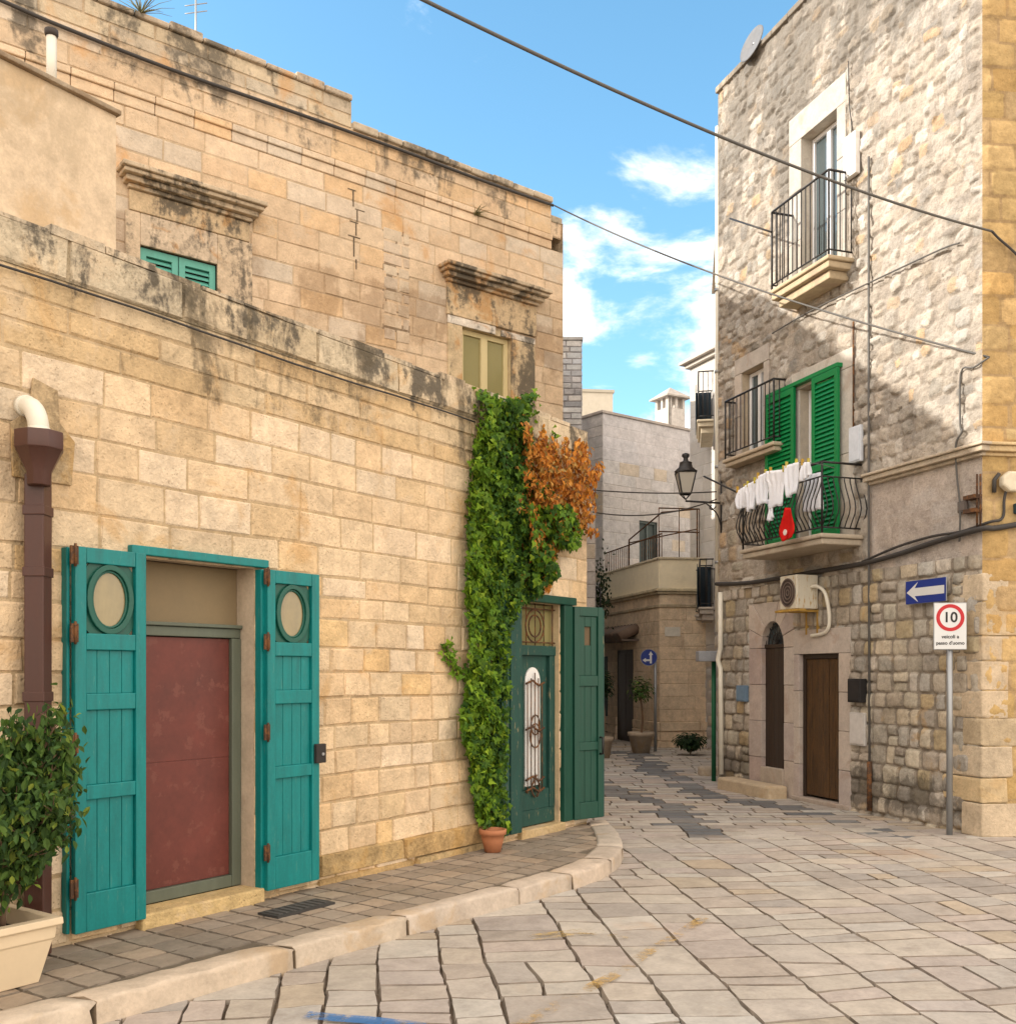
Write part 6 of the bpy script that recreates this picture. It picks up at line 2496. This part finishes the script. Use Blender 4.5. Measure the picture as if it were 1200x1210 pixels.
cloth('sheet', 'white cloth hanging inside the bellied bars of the balcony', 948, 970, 562, 558, 606, 602, WH, 'washing', o=fb - .12, pegs=False)
cloth('bag', 'red cloth bag with a white mark hanging on the balcony rail', 921, 941, 600, 600, 639, 636, (.55, .015, .012), 'washing', o=fb + .13, waves=1, pegs=False, shape=lambda s, t: .16 + .84 * math.sin(math.pi * min(.8, .04 + t ** 1.7 * .8)) if t > .05 else .2)
mb = MB()
u, z = RW.uz(927, 629, fb + .165)
mb.prism(RW, ellipse(u, z, .035, .035, 12), fb + .160, fb + .166, (.7, .6, .55))
bagmark = mb.build('mark', M['col'])
adopt(bagmark, [o for o in SC.objects if o.name.startswith('bag')][0])


# ------------------------------------------------------------------ signs
def text(body, size, loc, basis, mat, parent, name='lettering'):
    cu = bpy.data.curves.new(name, 'FONT')
    cu.body = body
    cu.size = size
    cu.align_x = 'CENTER'
    cu.align_y = 'CENTER'
    cu.extrude = .0008
    cu.offset = size * .018
    o = bpy.data.objects.new(name, cu)
    COL.objects.link(o)
    o.matrix_basis = Matrix.Translation(Vector(loc) - wloc(parent)) @ basis
    o.parent = parent
    dg = bpy.context.evaluated_depsgraph_get()
    me = bpy.data.meshes.new_from_object(o.evaluated_get(dg))
    m2 = bpy.data.objects.new(name, me)
    COL.objects.link(m2)
    m2.matrix_basis = o.matrix_basis.copy()
    m2.parent = parent
    me.materials.clear()
    me.materials.append(mat)
    bpy.data.objects.remove(o)
    return m2


def plain(name, col, rough=.45, spec=.4):
    m, t = mat_(name)
    finish(t, col, rough, None, spec=spec)
    return m


M['s_white'] = paint_mat('sign_white', (.62, .63, .63), .4, .05, grain=False)
M['s_red'] = plain('sign_red', (.45, .012, .018))
M['s_black'] = plain('sign_black', (.012, .012, .012))
M['s_blue'] = paint_mat('sign_blue', (.008, .03, .22), .4, .06, grain=False)
so_ = .23
gp = RW.P(RW.u(1121.5, so_), so_, 0)
sp = thing('speed_sign', 'white sign with a red ring and black 10 on a grey pole', 'road sign', tuple(gp))
mb = MB()
Ys = gp.y
pz = lambda y: EYE + (HY - y) / F * (Ys - .04)
mb.tube([gp - Vector((0, 0, .1)), gp + Vector((0, 0, pz(716)))], .030, 12)
mb.build('pole', M['zinc'], sp)
SF = Frame((gp.x - .012, gp.y - .042), (.99, -.10))
sw, z0s, z1s = 38 / F * Ys / 2, pz(768), pz(712)
mb = MB()
mb.box(SF, -sw, sw, -.012, .0, z0s, z1s, (.45, .46, .46))
mb.build('back_plate', M['zinc'], sp, .006)
mb = MB()
mb.box(SF, -sw + .008, sw - .008, .0005, .003, z0s + .008, z1s - .008)
mb.build('face', M['s_white'], sp, .0)
zc = pz(730)
rr = 16 / F * Ys
mb = MB()
mb.ring(SF, ellipse(0, zc, rr, rr, 40), ellipse(0, zc, rr * .74, rr * .74, 40), .003, .0045)
mb.build('red_ring', M['s_red'], sp)
bs = SF.basis()
text('10', rr * 1.05, SF.P(0, .0045, zc), bs, M['s_black'], sp)
text('veicoli a', rr * .38, SF.P(0, .0045, pz(752.5)), bs, M['s_black'], sp)
text("passo d'uomo", rr * .36, SF.P(0, .0045, pz(760)), bs, M['s_black'], sp)
# one way arrow
oo = .10
AF = Frame(tuple(RW.P(RW.u(1093, oo), oo, 0).xy), tuple((-RW.d).xy), 1)
zA = RW.z(1093, 698.5, oo)
aw = (RW.u(1069, oo) - RW.u(1117, oo)) / 2
ah = .125
tl_ = R(-2.5)
ar = thing('one_way_sign', 'blue oblong sign with a white arrow pointing left on the corner house', 'road sign', AF.P(0, 0, zA))
mb = MB()
mb.box(AF, -aw, aw, -.012, .0, zA - ah, zA + ah, (.4, .42, .45))
mb.build('back_plate', M['zinc'], ar, .006)
mb = MB()
mb.box(AF, -aw + .006, aw - .006, .0004, .003, zA - ah + .006, zA + ah - .006)
mb.build('face', M['s_blue'], ar)
mb = MB()
hw_ = aw * .93
mb.prism(AF, [(-hw_, zA), (-hw_ + .17, zA + .105), (-hw_ + .12, zA + .042), (hw_ * .98, zA + .042), (hw_ * .98, zA - .042), (-hw_ + .12, zA - .042), (-hw_ + .17, zA - .105)], .003, .0045)
mb.build('arrow', M['s_white'], ar)
mb = MB()
mb.tube([AF.P(0, -.012, zA), AF.P(0, -.10, zA)], .02, 6)
mb.build('bracket', M['zinc'], ar)
# round blue sign up the alley
gs = ground(774, 884)
gs = at(774, HY, 20.6)
gs.z = 0
rs = thing('direction_sign', 'round blue sign with white arrows on a slim pole by the terrace house', 'road sign', tuple(gs))
zz_ = EYE + (HY - 777) / F * 20.6
mb = MB()
mb.tube([gs, gs + Vector((0, 0, zz_ + .1))], .03, 8)
mb.build('pole', M['zinc'], rs)
GF = Frame((gs.x - .14, gs.y - .05), (1, .0))
mb = MB()
mb.prism(GF, ellipse(0, zz_, .17, .17, 28), -.01, .0, (.4, .4, .42))
mb.build('back_plate', M['zinc'], rs)
mb = MB()
mb.prism(GF, ellipse(0, zz_, .162, .162, 28), .0005, .003)
mb.build('face', M['s_blue'], rs)
mb = MB()
mb.prism(GF, [(.02, zz_ - .12), (.06, zz_ - .12), (.06, zz_ + .05), (.085, zz_ + .05), (.04, zz_ + .125), (-.005, zz_ + .05), (.02, zz_ + .05)], .003, .005)
mb.prism(GF, [(.018, zz_ - .075), (.018, zz_ - .038), (-.06, zz_ - .038), (-.06, zz_ - .01), (-.13, zz_ - .055), (-.06, zz_ - .10), (-.06, zz_ - .075)], .003, .005)
mb.build('arrows', M['s_white'], rs)

# ------------------------------------------------------------------ plants up the alley
def pot_tree(name, label, px, py, Y, crown_py, cr, hpot, rpot, trunk, seed, cat, n=500, leaf=(.05, .10), flat=.75, pal=None):
    r_ = random.Random(seed)
    base = at(px, HY, Y)
    base.z = 0
    t = thing(name, label, cat, tuple(base))
    if rpot:
        p_ = thing('flower_pot', 'stone pot holding the ' + label.split(' by ')[0].split(' at ')[0].split(' in ')[0], 'pot', tuple(base))
        mb = MB()
        mb.lathe(base, [(rpot * .7, 0), (rpot, hpot * .8), (rpot * 1.12, hpot * .82), (rpot * 1.12, hpot), (rpot * .9, hpot), (.0, hpot * .9)], 16, (.36, .29, .22))
        mb.build('pot', M['kerb'], p_)
    cz = EYE + (HY - crown_py) / F * Y
    mb = MB()
    mb.tube(smooth_path([base + Vector((0, 0, hpot * .8)), base + Vector((.03, 0, cz * .55)), base + Vector((-.02, .02, cz))], 4), .03 if trunk else .015, 6, r2=.015)
    for k in range(7):
        d_ = Vector((r_.uniform(-1, 1), r_.uniform(-1, 1), r_.uniform(-.3, 1))).normalized() * cr * .8
        mb.tube([base + Vector((-.02, .02, cz - .1)), base + Vector((0, 0, cz)) + Vector((d_.x, d_.y, d_.z * flat))], .010, 4, r2=.004)
    mb.build('trunk', M['bark'], t)
    mb = MB()
    it = []
    for _ in range(n):
        d_ = Vector((r_.gauss(0, 1), r_.gauss(0, 1), r_.gauss(0, 1))).normalized() * cr * r_.random() ** .35 * (.75 + .35 * math.sin(r_.random() * 9))
        it.append((base + Vector((d_.x, d_.y, cz + d_.z * flat)), d_ + Vector((0, 0, .3)), r_.uniform(*leaf), pick(pal or BUSHC, r_, .25)))
    leaves(mb, it, LEAF_OVAL, r_)
    mb.build('crown', M['leaf'], t)


pot_tree('small_tree', 'slim small tree by the brown door of the terrace house', 757, 872, 20.2, 815, .27, .42, .24, True, 1, 'tree', 420, flat=1.0)
pot_tree('shrub', 'dark low shrub at the foot of the pale house in the alley', 815, 889, 19.6, 876, .33, .04, 0, False, 2, 'shrub', 900, (.05, .11), .55, [((.02, .045, .016), 3), ((.03, .06, .02), 2)])
pot_tree('shrub', 'dark upright potted shrub in the gap behind the green door', 712, 880, 19.0, 810, .22, .4, .18, True, 3, 'shrub', 500, (.05, .10), 1.5, [((.02, .045, .016), 3), ((.03, .06, .02), 2)])
# trailing plant on the dark balcony
rp_ = random.Random(12)
bp = DW.P(.5, .12, at(699, 700, DO.y).z)
mb = MB()
it = [(bp + Vector((rp_.gauss(0, .1), rp_.gauss(0, .12), rp_.gauss(0, .35))), Vector((rp_.gauss(0, 1), -1, rp_.gauss(.2, .6))), rp_.uniform(.05, .09), pick([((.02, .04, .016), 3), ((.05, .055, .02), 1)], rp_, .25)) for _ in range(350)]
leaves(mb, it, LEAF_OVAL, rp_)
tag(mb.build('trailing_plant', M['leaf'], origin=bp), 'dark trailing plant on the narrow balcony behind the ivy', 'plant')
